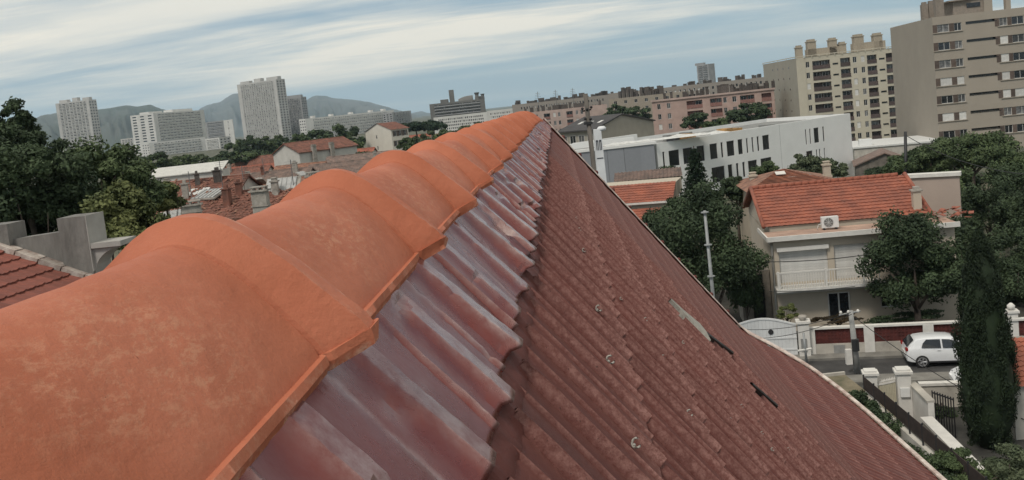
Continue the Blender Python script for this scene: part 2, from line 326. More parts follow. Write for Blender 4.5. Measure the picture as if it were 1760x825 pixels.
for c in range(ncol):
    y0 = YEND - c * PER - .0
    for r_ in range(18):
        off = .03 if r_ else 0
        s0 = .1425 + r_ * EXPO - (.03 if r_ else .01); s1 = .1425 + (r_ + 1) * EXPO + random.uniform(-.002, .002)
        lim = smax(y0 - PER / 2)
        if s0 > lim - .02: continue
        p = Vector((sec(s1)[0], y0 - PER / 2, sec(s1)[1])) - CAM
        tiles.append((p.length if p.y > .2 else 50 + p.length, y0, s0, min(s1, lim + .05), p))
tiles.sort(key=lambda t: t[0]); stuff = []
TILTS = []
for i, (d, y0, s0, s1, p) in enumerate(tiles):
    me = make_tile(y0, s0, s1, random.uniform(.85, 1.15), random.uniform(-.0015, .0015), 16 if d < 5 else 8, 5 if d < 3 else 3)
    if i < 298: link(bpy.data.objects.new('roof_tile', me), deck)
    else: stuff.append(me)
bm = bmesh.new()
for me in stuff: bm.from_mesh(me); bpy.data.meshes.remove(me)
me = bpy.data.meshes.new('roof_tiles'); bm.to_mesh(me); bm.free(); me.materials.append(M_RED)
tag(link(bpy.data.objects.new('roof_tiles', me), deck), kind='stuff')
# left slope: plain ribbed sheet, hardly ever seen
mb = MB(); g = []
for i in range(0, 650):
    y = -1.5 + i * .016; row = []
    for k in range(13):
        s = 3.8 * k / 12 + .02; x, z, nx, nz = sec(s); h = .012 + rib((y / PER) % 1); row.append(rel((2 * CX - x - nx * h, y, z + nz * h)))
    g.append(row)
o = mb.grid(g).build('left_slope', M_RED, house, True)
# --- flashing foil, pleated over the ribs
FP = [(0, 0, 0), (.03, .006, .2), (.065, .0145, .8), (.075, .0158, 1), (.16, .0162, .9), (.245, .0160, 1), (.262, .0146, .5), (.33, .0082, .1), (.41, .0030, 0), (.50, .0014, 0), (.585, .0016, .15), (.612, .0062, .8), (.625, .0078, 1), (.64, .0062, .6), (.68, .0018, .1), (.78, .0006, 0), (.89, .0, 0)]  # third value
def foil_strip(ya, yb, lift):
    """foil pressed over the ribs: flat facets with crisp creases, the odd dent"""
    mb = MB(); g = []; wr = []; K = 22
    c0, c1 = int(math.floor((YEND - yb) / PER)), int(math.ceil((YEND - ya) / PER)); rows = []
    for c in range(c0, c1 + 1):
        rc = noise.cell((c * 1.7 + .3, 3.1, 0)); rd = noise.cell((c * 2.3 + .7, 5.1, 0))
        for j, (a, h0, w0) in enumerate(FP):
            aa = a + (.03 * (rc - .5) + .0) * math.sin(math.pi * a); y = YEND - (c + aa) * PER
            if ya <= y <= yb: rows.append((y, c, j, aa, h0 * 1.25 * ((.8 + .4 * rc) if a < .45 else (.5 + 1.0 * rd)), w0 * (.72 + .28 * rc)))
    for (y, c, j, a, h0, w0) in rows:
        row = []; ts = noise.cell((c * 1.1 + .2, 9, 0))
        for k in range(K + 1):
            q = k / K; s = -.03 + (.112 + .006 * (h0 > .012) + .002 * ts + .03) * q
            yy = y + .010 * (ts - .5) * (1 - q) + .006 * noise.noise((c * .9, q * 1.5, 2))
            dent = max(0, noise.noise((y * 17, q * 5.0, 6.1)) - .30); dent2 = noise.noise((y * 60, q * 10, 1.3))
            h = .0015 + lift + .005 * q + h0 * (.42 + .58 * q) * (1 - min(.75, 3.5 * dent)) + .0007 * dent2 * (h0 > .001) + .0005 * noise.noise((y * 150, q * 25, 3))
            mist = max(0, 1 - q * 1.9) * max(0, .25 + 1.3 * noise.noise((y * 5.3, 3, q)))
            wr.append(max(0, min(1, w0 * min(1, .35 + q) + (.38 * mist * (w0 > .3) + .04 * mist) + .6 * dent)))  # glare painted on the crests, plus chalky patches and dents
            x0, z0, nx, nz = sec(max(0, s))
            if s < 0: x0 += s * math.cos(TH); z0 -= s * math.sin(TH)
            row.append(rel((x0 + nx * h, yy, z0 + nz * h)))
        g.append(row)
    mb.grid(g)
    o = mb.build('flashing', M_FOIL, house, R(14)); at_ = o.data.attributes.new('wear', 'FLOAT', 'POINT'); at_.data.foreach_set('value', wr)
    md = o.modifiers.new('thick', 'SOLIDIFY'); md.thickness = .0012; md.offset = -1
    return o
ys = [-1.5, -.3, 1.62, 3.7, 6.2, YEND]
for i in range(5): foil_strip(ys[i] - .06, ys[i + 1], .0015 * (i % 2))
# thin mastic bead / old mortar rim just below the foil edge, broken by nail heads
mb = MB()
g = []
for i in range(1400):
    y = -1 + i * (YEND + 1) / 1399; a = ((YEND - y) / PER) % 1; row = []
    for k in range(7):
        q = k / 6; s = .085 + .070 * q + .003 * noise.noise((y * 11, 7, 0)) * q + .004 * max(math.exp(-((a - .3) / .2) ** 2), 0) * q
        x0, z0, nx, nz = sec(s); h = .0035 + rib(a) * .35 + .004 * (1 - abs(2 * q - 1) ** 3) * (q > 0) * (q < 1) - (.006 if k == 6 else 0) + .003 * noise.noise((y * 40, q * 4, 3))
        row.append(rel((x0 + nx * h, y, z0 + nz * h)))
    g.append(row)
o = mb.grid(g).build('old_flashing', M_RED, house, True)
# --- ridge tiles
def hyp(x, hw, h, a=.05): return -h * (math.sqrt(x * x + a * a) - a) / (math.sqrt(hw * hw + a * a) - a)
PR = [(0, -.03), (.06, -.01), (.3, 0), (.350, 0), (.3575, .0), (.3592, -.13), (.3615, -.10), (.363, .06), (.366, .13), (.379, .78), (.3805, .86), (.3828, 1.0), (.399, 1.0), (.4025, .94), (.409, .88)]
PRF = []
for (a, qa), (b, qb) in zip(PR, PR[1:]):
    n = max(1, int((b - a) / .02))
    for k in range(n): PRF.append((a + (b - a) * k / n, qa + (qb - qa) * k / n))
PRF.append(PR[-1])
TOPZ = CAM.z - .050 ; BOTZ = CAM.z - .146
def ridge_mesh(seed):
    mb = MB(); rng = random.Random(seed); W = 40; outer = []; inner = []
    for y, q in PRF:
        hw = .089 + .029 * q; top = -.017 * (1 - q); bot = -.096 + .010 * max(0, q); ro = []; ri = []
        for k in range(-3, W + 4):
            kk = max(0, min(W, k)); e = max(-k, k - W, 0); sg = -1 if k < W / 2 else 1
            t = -1 + 2 * kk / W; x = hw * t; z = top + hyp(x, hw, top - bot)
            nb = .0014 * noise.noise((x * 30 + seed * 5, y * 25, 3)) + .0005 * noise.noise((x * 90, y * 80 + seed, 3))
            rough = 0
            if e:
                rough = .0035 * noise.noise((y * 55, seed * 3.3, e * 1.3)) + .0022 * noise.noise((y * 190, seed, e * 2.1))
                x += sg * (.0040, .0062, .0035)[e - 1] * (1 - .8 * q); z -= (.0005, .0060, .0125)[e - 1]
            if k in (0, W): x -= sg * .001; z -= .0015
            ro.append((x + (rough + nb) * sg, y + (0.0015 * noise.noise((x * 60, seed, 1)) if y > .4 else 0), z + nb + rough * .8))
            hi = max(.03, hw - .015); xi = hi * t; ri.append((xi, y - (.004 if y > .4 else 0), top - .014 + hyp(xi, hi, top - .014 - bot) - (.004 if e else 0)))
        outer.append(ro); inner.append(ri)
    W += 6
    mb.grid(outer); n0 = len(mb.v); mb.grid([r_[::-1] for r_ in inner])
    m = W + 1; nr = len(PRF)
    def oi(i, k): return i * m + k
    def ii(i, k): return n0 + i * m + (W - k)
    for i in range(nr - 1):
        for k in (0, W):
            f = (oi(i, k), oi(i + 1, k), ii(i + 1, k), ii(i, k)); mb.f.append(f if k == W else f[::-1])
    for k in range(W):
        mb.f.append((oi(0, k), ii(0, k), ii(0, k + 1), oi(0, k + 1))); mb.f.append((oi(nr - 1, k + 1), ii(nr - 1, k + 1), ii(nr - 1, k), oi(nr - 1, k)))
    return mb.mesh('ridge_tile', M_TERRA, R(17))
RM = [ridge_mesh(i) for i in range(6)]
for n in range(-5, 21):
    o = inst('ridge_tile', RM[n % 6], house, rel((CX + random.uniform(-.0015, .0015), .63 + .4 * n - .409, TOPZ + random.uniform(-.001, .001) - .035 * max(0, (n - 14) / 6) ** 2)), (random.uniform(-.004, .004), 0, random.uniform(-.004, .004)))
# end cap and mortar under the ridge
mb = MB(); mb.box(CX - .05, CX + .05, -1.3 - 2.5, YEND - .06 - 2.5, CAM.z - .2, CAM.z - .12); mb.build('mortar_bed', mat('mortar', (.3, .2, .15), .9, bump=.004, scale=20), house)
# --- verge and eave trim
EDGE = [(YEND + .012, s) for s in [.0 + .06 * i for i in range(48)] if s < smax(YEND)] + [(y, smax(y)) for y in (8.97, 8.9, 8.82, 8.7, 8.6, 8.4, 8.2, 7.9, 7.6, 7.2, 6.8, 6.3, 5.8, 5.3, 4.8, 4.2, 3.5, 2.5, 1.6, .6, -.5, -1.5)]
def edge_pt(y, s, h): x, z, nx, nz = sec(s); return rel((x + nx * h, y, z + nz * h))
mb = MB(); g = [[], [], [], [], []]
pts = EDGE
W_ = mat('weathered white strip', (.56, .51, .46), .7, var=.35, scale=14, col2=(.30, .20, .17))
rows = []
for i, (y, s) in enumerate(pts):
    k = i % 5
    hh = .038 + .003 * noise.noise((i * .7, 0, 0))
    a = edge_pt(y, s, hh); gable = y > YEND
    o_ = Vector((0, .022, 0)) if gable else Vector((.018, .006, 0))
    rows.append([a - o_ * .9 + Vector((0, 0, -.012)), a - o_ * .8, a + Vector((0, 0, .003)), a + o_, a + o_ + Vector((0, 0, -.05))])
mb.grid(rows); mb.build('edge_strip', W_, house, R(60))
mb = MB(); mb.tube([edge_pt(y, s, .018) + (Vector((0, .035, 0)) if y > YEND else Vector((.03, .02, -.01))) for y, s in pts], .016, 8); mb.build('verge_roll', M_RED, house, True)
kn = MB(); kn.lathe([(.0, -.02), (.022, -.018), (.024, .0), (.016, .014), (0.001, .02)], 10); KM = kn.mesh('verge_knob', M_RED, True)
for i in range(11):
    s = .26 + i * .235; inst('verge_knob', KM, house, edge_pt(YEND + .012, s, .04) + Vector((0, .03, 0)), (0, TH, 0))
# --- storm clips, patch and slots on the slope
def slope_hit(px, py, h=.02):
    r = ray(px, py); best = None
    for i in range(0, 3900, 4):
        s = i / 1000; x, z, nx, nz = sec(s)
        # point on ray with that x
        if abs(r.x) < 1e-6: continue
        # solve ray against segment
        x2, z2, _, _ = sec(s + .004)
        # param: CAM + t r = (x,*,z) line in xz plane
        ax, az = x - CAM.x, z - CAM.z; dx_, dz_ = x2 - x, z2 - z; den = r.x * dz_ - r.z * dx_
        if abs(den) < 1e-12: continue
        t = (ax * dz_ - az * dx_) / den; k = (ax * r.z - az * r.x) / den
        if t > 0 and 0 <= k <= 1: best = (s + .004 * k, t * r.y)
    return best
CL = mat('galvanised clip', (.42, .40, .36), .45, metal=.3, var=.3, scale=60)
cm = MB()
ring = [(.003 * math.sin(t * 1.3), .010 * math.cos(t), .010 + .011 * math.sin(t)) for t in [R(150) + R(270) * k / 12 for k in range(13)]]
cm.tube(ring, [.0016] + [.0030] * 11 + [.002], 6); cm.lathe([(.004, 0), (.0045, .004), (.0025, .006), (.001, .0065)], 8)
CM = cm.mesh('tile_clip', CL, True)
def surf_rot(s, spin):
    x, z, nx, nz = sec(s); n = Vector((nx, 0, nz)); u = Vector((0, 1, 0)); v = n.cross(u); m = Matrix((u, v, n)).transposed(); return (m @ Matrix.Rotation(spin, 3, 'Z')).to_euler()
for px, py, sc in [(1035, 631, 1.15), (1008, 481, 1), (1018, 540, 1.), (996, 437, .8), (1080, 488, .7), (1102, 556, .8), (1076, 777, 1), (1131, 622, .8), (1174, 720, 1), (1168, 594, .7), (1203, 653, .9), (1229, 645, .7), (1246, 731, 1), (1268, 704, .8), (1303, 750, .7), (1320, 779, .8), (1238, 614, .6), (1395, 810, .8), (1349, 777, .7), (1060, 520, .6), (1140, 690, .6), (1120, 620, .6), (1352, 650, .6), (990, 400, .8), (985, 380, .6), (1207, 560, .6)]:
    q = slope_hit(px, py)
    if q and q[1] < YEND - .1:
        inst('tile_clip', CM, house, edge_pt(q[1], q[0], .012), surf_rot(q[0], random.uniform(-.5, .5)), (sc * .55,) * 3)
a = slope_hit(1143, 523); b = slope_hit(1203, 578); c = slope_hit(1252, 613)
def strip(a, b, wa, wb, h, name, m, n=12):
    mb = MB(); rows = []
    for i in range(n + 1):
        k = i / n; s = a[0] + (b[0] - a[0]) * k; y = a[1] + (b[1] - a[1]) * k; wd = wa + (wb - wa) * k + .003 * noise.noise((i * .9, h * 90, 1))
        rows.append([edge_pt(y + wd, s, .004), edge_pt(y + wd * .8, s, h), edge_pt(y, s, h + .004), edge_pt(y - wd * .8, s, h), edge_pt(y - wd, s, .004)])
    mb.grid(rows)
    return mb.build(name, m, house, R(40))
if a and b and c:
    strip(a, b, .008, .17, .030, 'mastic_patch', mat('pale mastic', (.40, .37, .32), .7, var=.3, scale=40, dirt=.5))
    BLK = mat('black slot', (.012, .01, .01), .6)
    strip(b, c, .032, .022, .029, 'slot_strip', BLK)  # raised black strip standing in for the dark of an open slot
    a = slope_hit(1283, 667); b = slope_hit(1327, 704)
    if a and b: strip(a, b, .020, .022, .029, 'slot_strip', BLK)
# walls of the house below
WALL0 = mat('cream render', (.42, .37, .30), .9, var=.1, dirt=.4, scale=1.2, bump=.004)
mb = MB(); xe = sec(3.5)[0]; ze = sec(3.5)[1] - .12; xl = 2 * CX - xe
mb.box(xl + .15, xe - .25, -1.2 - 2.5, YEND - .35 - 2.5, -.3, ze)
mb.add([(xl + .15, YEND - .35 - 2.5, ze), (xe - .25, YEND - .35 - 2.5, ze), (CX, YEND - .35 - 2.5, CAM.z - .33), (xl + .15, -3.7, ze), (xe - .25, -3.7, ze), (CX, -3.7, CAM.z - .33)], [(1, 0, 2), (3, 4, 5)])
mb.build('wall', WALL0, house)
# ================================================================== terrain, mountains, haze
def sstep(a, b, x): t = max(0., min(1., (x - a) / (b - a))); return t * t * (3 - 2 * t)
def gz(x, y):                             # ground level
    d = math.hypot(x, y); az = math.degrees(math.atan2(x, y))
    return -8.5 * sstep(8, 15, az) * sstep(120, 150, d) * (1 - sstep(330, 500, d))
rs = [0, 8, 16, 24, 32, 40, 50, 60, 75, 90, 105, 120, 135, 150, 175, 200, 240, 280, 330, 400, 500, 700, 1000, 1500, 2500, 4000, 7000, 9700]
mb = MB(); g = []
for r_ in rs: g.append([(r_ * math.sin(2 * math.pi * k / 144), r_ * math.cos(2 * math.pi * k / 144), gz(r_ * math.sin(2 * math.pi * k / 144), r_ * math.cos(2 * math.pi * k / 144))) for k in range(145)])
mb.grid(g); mb.build('ground', mat('dry earth and scrub', (.10, .09, .06), .95, var=.5, scale=.08, col2=(.035, .045, .022), bump=.05), None, True, kind='structure')

def mountain(name, crest, d, amp, m, depth=1600, n=220):
    mb = MB(); g = []; x0, x1 = crest[0][0], crest[-1][0]
    for i in range(n + 1):
        px = x0 + (x1 - x0) * i / n
        for (a, ya), (b, yb) in zip(crest, crest[1:]):
            if a <= px <= b: t = (px - a) / (b - a); t = t * t * (3 - 2 * t) * .5 + t * .5; py = ya + (yb - ya) * t; break
        P = at(px, py, d); dirn = Vector((P.x, P.y, 0)).normalized(); row = []; zc = P.z + amp * .035 * noise.noise((px * .11, 3, d)) + amp * .02 * noise.noise((px * .4, 3, d))
        for k in range(31):
            q = k / 20                                    # 0 foot, 1 crest, 1.5 behind
            dd = -depth * (1 - q); base = max(0, 1 - abs(1 - q)) ** (.85 if q < 1 else 1)
            z = zc * base
            f = noise.hetero_terrain((px * .035, q * 3.4, d * .01), 1.0, 2.1, 6, .8) - .8
            gul = abs(noise.noise((px * .07 + q * 1.3, q * 1.5, 7))) 
            z += (f * amp * .55 - gul * amp) * math.sin(math.pi * min(1, q)) * (1 if q < 1 else 0) * min(1, zc / 80)
            z = min(z, zc * (.30 + .70 * q)) if q < 1 else z
            p = P + dirn * dd; row.append((p.x, p.y, max(z, -2) if q > 0 else -3))
        g.append(row)
    mb.grid(g); return flip_out(mb.build(name, m, None, True, kind='structure'))
def rock_mat(name, green, stone, s):
    m = mat(name, green, .95, var=.3, scale=s, col2=stone, detail=9); return m
MT1 = rock_mat('scrub hillside', (.030, .045, .032), (.085, .09, .08), .004)
MT2 = rock_mat('pale limestone massif', (.042, .055, .05), (.12, .125, .12), .003)
mountain('hills', [(-260, 330), (-60, 240), (20, 222), (53, 206), (78, 197), (100, 194), (140, 192), (179, 187), (218, 181), (236, 183), (257, 180), (281, 188), (310, 200), (345, 215), (400, 240), (440, 262)], 3600, 60, MT1, 1500)
mountain('mountain', [(180, 250), (260, 215), (320, 196), (339, 190), (348, 184), (358, 180), (375, 176), (402, 161), (425, 158), (450, 163), (480, 172), (505, 176), (524, 174), (534, 167), (545, 164), (560, 165), (575, 169), (604, 171), (633, 175), (648, 179), (662, 183), (680, 188), (709, 196), (740, 204), (800, 215)], 6200, 120, MT2, 2200)
mountain('far_hill', [(640, 222), (690, 199), (709, 194), (724, 191), (736, 194), (760, 199), (800, 203), (870, 207), (940, 200), (1040, 186)], 8200, 60, MT2, 1500)
mb = MB()
bmx = [(-9000, 16000, -1500, 16000)]
mb.box(-9900, 9900, -9900, 9900, -10.5, 300)
hz_m = bpy.data.materials.new('haze'); hz_m.use_nodes = True; t = hz_m.node_tree; t.nodes.clear()
o_ = N(t, 'ShaderNodeOutputMaterial'); pv = N(t, 'ShaderNodeVolumePrincipled'); pv.inputs['Density'].default_value = 0.00009; pv.inputs['Color'].default_value = (.66, .84, 1.0, 1); pv.inputs['Anisotropy'].default_value = .3
L(t, pv.outputs[0], o_.inputs['Volume'])
HAZE = mb.build('haze', hz_m, None, kind='stuff')

# ================================================================== building kit
GLASS = mat('dark window glass', (.018, .021, .026), .12, var=.3, obj_var=.4, spec=.7)
GLASS2 = mat('curtained glass', (.16, .16, .16), .25, var=.5, scale=2, obj_var=.6)
WHITE = mat('white window frame', (.62, .61, .58), .5, var=.08)
SHUT = mat('brown shutter', (.105, .075, .06), .7, var=.15, obj_var=.3)
ROLLER = mat('pale roller shutter', (.60, .59, .56), .6, var=.1, obj_var=.15)
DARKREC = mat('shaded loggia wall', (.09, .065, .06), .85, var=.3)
def project_x(p):
    c = ROT.transposed() @ (Vector(p) - CAM); return PPX + F_PX * c.x / -c.z
class Fac:
    """A front wall between two image columns at given depths; local frame x along the wall, y into the house, z up."""
    def __init__(s, A, B, z0=None, name='building', label=None, cat='building', group=None, zoff=0):
        a = at(*A); b = at(*B); s.z0 = gz(a.x, a.y) + zoff if z0 is None else z0
        s.w = math.hypot(b.x - a.x, b.y - a.y); s.ang = math.atan2(b.y - a.y, b.x - a.x); s.h = (a.z + b.z) / 2 - s.z0
        s.o = Vector((a.x, a.y, s.z0)); s.root = empty(name, s.o, s.ang, label, cat, group); s.setup()
    def setup(s):
        s.u = Vector((math.cos(s.ang), math.sin(s.ang), 0)); s.n = Vector((math.sin(s.ang), -math.cos(s.ang), 0))
    def uv(s, px, py, y=0):
        r = ray(px, py); o = s.o - s.n * y; t = (o - CAM).dot(s.n) / r.dot(s.n); p = CAM + r * t - s.o; return p.dot(s.u), p.z
    def depth_for(s, px, right=True):                  # length of the side wall that ends at image column px
        o = s.o + (s.u * s.w if right else Vector()); lo, hi = 0.5, 200
        f = lambda l: (project_x(o - s.n * l) - px) * (1 if right else -1)
        if f(hi) < 0 or f(lo) > 0:
            return 12
        for _ in range(40):
            m = (lo + hi) / 2
            if f(m) > 0: hi = m
            else: lo = m
        return lo
def cells(mb, w, h, rects, t=.22, F=lambda x, y, z: (x, y, z)):
    """front wall at y=0 with real openings of depth t"""
    xs = sorted({0, w, *[round(r[0], 4) for r in rects], *[round(r[1], 4) for r in rects]}); zs = sorted({0, h, *[round(r[2], 4) for r in rects], *[round(r[3], 4) for r in rects]})
    for za, zb in zip(zs, zs[1:]):
        run = None
        for xa, xb in zip(xs, xs[1:]):
            cx_, cz_ = (xa + xb) / 2, (za + zb) / 2
            hole = any(r[0] < cx_ < r[1] and r[2] < cz_ < r[3] for r in rects)
            if not hole: run = (run[0], xb) if run else (xa, xb)
            if (hole or xb == xs[-1]) and run: mb.quad(F(run[0], 0, za), F(run[1], 0, za), F(run[1], 0, zb), F(run[0], 0, zb)); run = None
    for a, b, c, d in rects:
        mb.quad(F(a, 0, c), F(b, 0, c), F(b, t, c), F(a, t, c)); mb.quad(F(a, t, d), F(b, t, d), F(b, 0, d), F(a, 0, d))
        mb.quad(F(a, 0, c), F(a, t, c), F(a, t, d), F(a, 0, d)); mb.quad(F(b, t, c), F(b, 0, c), F(b, 0, d), F(b, t, d))
WC = {}
def window(parent, a, b, c, d, y=.1, mull=1, frame=WHITE, glass=GLASS, fw=.06, name='window', F=None, rz=0):
    W_, H_ = round(b - a, 2), round(d - c, 2); k = (W_, H_, mull, frame.name, glass.name, fw)
    if k not in WC:
        mb = MB(); mb.box(0, W_, 0, .05, 0, fw); mb.box(0, W_, 0, .05, H_ - fw, H_); mb.box(0, fw, 0, .05, fw, H_ - fw); mb.box(W_ - fw, W_, 0, .05, fw, H_ - fw)
        for i in range(mull): x = W_ * (i + 1) / (mull + 1); mb.box(x - fw * .45, x + fw * .45, .003, .047, fw, H_ - fw)
        p = MB(); p.quad((fw * .5, .03, fw * .5), (W_ - fw * .5, .03, fw * .5), (W_ - fw * .5, .03, H_ - fw * .5), (fw * .5, .03, H_ - fw * .5))
        WC[k] = (mb.mesh('window', frame), p.mesh('pane', glass))
    loc = (a, y, c) if F is None else F(a, y, c)
    o = inst(name, WC[k][0], parent, loc, (0, 0, rz)); inst('pane', WC[k][1], o); return o
def box_part(parent, name, m, *a):
    return MB().box(*a).build(name, m, parent)
def tower(A, B, side, name, label, floors, cols, wallm, dark=GLASS, z0=None, balc=True, sidecols=3, parapet=1.0, blank=0.08, group=None, hr=.55, wr=.72, roofbits=(), side_blank=False, extra=0, defdepth=14, litf=.25, slabm=None):
    """block of flats a long way off: real openings, slabs and panes; too small to pick apart one by one"""
    f = Fac(A, B, z0, name, label, 'apartment building', group); w, h = f.w, f.h
    right = side[0] == 'R'; dep = f.depth_for(side[1], right) if side[1] else defdepth
    body = MB(); fh = (h - parapet) / floors; holes = []
    x0 = w * blank; cw = (w - 2 * x0) / cols
    for i in range(floors):
        for j in range(cols):
            z = i * fh; holes.append((x0 + j * cw + cw * (1 - wr) / 2, x0 + (j + 1) * cw - cw * (1 - wr) / 2, z + fh * .28, z + fh * (.28 + hr)))
    T = .9 if balc else .35
    cells(body, w, h, holes, T)
    sx_ = w if right else 0
    FS = (lambda x, y, z: (w - y, x, z)) if right else (lambda x, y, z: (y, dep - x, z))
    sh = []
    if not side_blank:
        sw = dep / sidecols
        for i in range(floors):
            for j in range(sidecols): sh.append((j * sw + sw * .25, j * sw + sw * .75, i * fh + fh * .3, i * fh + fh * .75))
    cells(body, dep, h, sh, .3, FS)
    ox = 0 if right else w
    body.quad((ox, 0, 0), (ox, dep, 0), (ox, dep, h), (ox, 0, h)); body.quad((0, dep, 0), (w, dep, 0), (w, dep, h), (0, dep, h)); body.quad((0, 0, h - .5), (w, 0, h - .5), (w, dep, h - .5), (0, dep, h - .5))
    body.build('wall', wallm, f.root)
    pd, pl, sl_ = MB(), MB(), MB(); rng = random.Random(hash(name + str(A)) % 999 if False else int(A[0]))
    for (a, b, c, d) in holes:
        m_ = (a + b) / 2
        for q0, q1 in ((a, m_), (m_, b)):
            (pl if rng.random() < litf else pd).quad((q0, T - .02, c), (q1, T - .02, c), (q1, T - .02, d), (q0, T - .02, d))
        if balc: sl_.box(a - .05, b + .05, -.55, .02, c - .18, c); sl_.box(a - .05, b + .05, -.55, -.48, c, c + fh * .26)
    for (a, b, c, d) in sh: pd.quad(FS(a, .28, c), FS(b, .28, c), FS(b, .28, d), FS(a, .28, d))
    pd.build('windows', dark, f.root, kind='stuff')
    if pl.v: pl.build('shutters', ROLLER, f.root, kind='stuff')
    if balc and sl_.v: sl_.build('balconies', slabm or wallm, f.root, kind='stuff')
    for (xa, xb, hh) in roofbits:
        box_part(f.root, 'roof_housing', wallm, w * xa, w * xb, dep * .3, dep * .7, h - .49, h + hh)
    return f, dep

CONC = mat('pale concrete facade', (.46, .45, .43), .9, var=.12, scale=.15)
CONC2 = mat('grey concrete facade', (.30, .30, .30), .9, var=.15, scale=.15)
CONC3 = mat('off white facade', (.58, .57, .54), .9, var=.1, scale=.15)
# left skyline
f, dp = tower((95, 178, 1010), (152, 171.5, 1000), ('R', 181), 'tower_block', 'tall slab tower standing alone at far left above the big tree', 21, 8, CONC, roofbits=[(.05, .3, 3), (.45, .6, 4), (.75, .95, 3)], litf=.35)
f, dp = tower((262, 188, 960), (351, 195, 1040), ('L', 234), 'tower_block', 'wide block of flats with long white balcony bands left of the tallest tower', 15, 13, CONC3, balc=True, hr=.5, wr=.97, roofbits=[(.05, .3, 2), (.5, .9, 3)], litf=.15)
f, dp = tower((256, 247, 900), (352, 234, 930), ('L', 247), 'terraced_block', 'low terraced white apartment block spread in front of the balcony slab', 5, 14, CONC3, hr=.5, wr=.8, litf=.3)
f, dp = tower((352, 236, 930), (377, 239, 925), ('R', 398), 'terraced_block', 'stepped white terraces at the right end of the low block', 4, 5, CONC3, hr=.45, wr=.9, litf=.2)
f, dp = tower((207, 240, 1100), (229, 236, 1080), ('R', 240), 'apartment_block', 'small pale block low between the lone tower and the balcony slab', 7, 4, CONC, litf=.3)
f, dp = tower((353, 211, 1150), (385, 206, 1130), ('R', 392), 'apartment_block', 'dark banded block just left of the tallest tower', 8, 6, CONC2, wr=.95, litf=.1)
f, dp = tower((384, 207, 1130), (399, 205, 1110), ('R', 406), 'apartment_block', 'narrow blank walled block at the foot of the tallest tower', 8, 1, CONC3, balc=False, wr=.1, side_blank=True)
f, dp = tower((407, 145, 960), (474, 137, 930), ('R', 498 - 13), 'tower_block', 'tallest tower of the skyline with dotted windows on its broad face', 24, 15, CONC, hr=.5, wr=.62, roofbits=[(.02, .25, 2.5), (.38, .55, 3.5), (.7, .98, 3)], litf=.45)
f, dp = tower((488, 170, 990), (517, 166, 985), ('R', 524), 'tower_block', 'second shorter tower behind the right side of the tallest one', 17, 7, CONC2, litf=.5, roofbits=[(.1, .9, 2.5)])
f, dp = tower((524, 200, 900), (677, 192.5, 960), ('L', 0), 'long_apartment_block', 'very long pale apartment slab running right from the towers', 7, 36, CONC3, hr=.5, wr=.66, litf=.3, roofbits=[(.1, .13, 2), (.3, .33, 2), (.52, .55, 2), (.75, .78, 2), (.9, .93, 2)])
f, dp = tower((674, 194, 930), (706, 189, 950), ('L', 0), 'apartment_block', 'darker end block closing the long pale slab', 8, 7, CONC2, hr=.6, wr=.5, litf=.6)
# concrete landmark block with roof funnels
LC = mat('weathered dark concrete', (.15, .145, .135), .9, var=.2, scale=.2)
f, dp = tower((738, 180.5, 640), (832, 168, 640), ('R', 853), 'concrete_block', 'long dark concrete block with funnels and a rounded gym on its roof', 9, 20, LC, hr=.55, wr=.8, litf=.12, slabm=CONC2)
w, h = f.w, f.h
mb = MB(); mb.box(w * .37, w * .455, 3, 8, h - .5, h + 8.2); mb.build('lift_tower', LC, f.root)
mb = MB(); mb.tube_z([(1.6, 0), (1.2, 3.5), (1.9, 5.2)], 10, (w * .87, 5, h - .5)); mb.build('ventilation_funnel', LC, f.root)
mb = MB(); mb.tube_z([(1.3, 0), (1.1, 3), (1.5, 4)], 10, (w * .97, 12, h - .5)); mb.build('ventilation_funnel', LC, f.root)
mb = MB(); g = [[(w * .53 + x, 5 + 5 * math.cos(t), h - .5 + (.5 + 3.2 * math.sin(t)) * (1 - .5 * abs(x / 11 - 1) ** 3)) for t in [math.pi * k / 8 for k in range(9)]] for x in [22 * i / 9 * .45 for i in range(10)]]
mb.grid(g); mb.build('rounded_gym', LC, f.root, True)
mb = MB(); mb.box(w * .2, w * .34, 3, 9, h - .5, h + 2.2); mb.box(w * .9, w * .99, 9, 14, h - .5, h + 2); mb.build('roof_housing', LC, f.root)
f, dp = tower((745, 203.5, 560), (838, 191.5, 560), ('L', 0), 'apartment_block', 'long white block with square windows below the dark concrete one', 5, 24, CONC3, balc=False, hr=.55, wr=.55, litf=.2)
f, dp = tower((837, 191, 560), (891, 185.5, 560), ('L', 0), 'apartment_block', 'short white block just left of the end of the orange ridge', 5, 13, CONC3, balc=False, hr=.5, wr=.5, litf=.3)
# slim tower on the right
f, dp = tower((1197, 112, 980), (1217, 110, 970), ('L', 1181), 'tower_block', 'slim grey tower alone on the right skyline', 14, 2, CONC2, hr=.5, wr=.9, litf=.1, roofbits=[(-.3, .4, 2)])

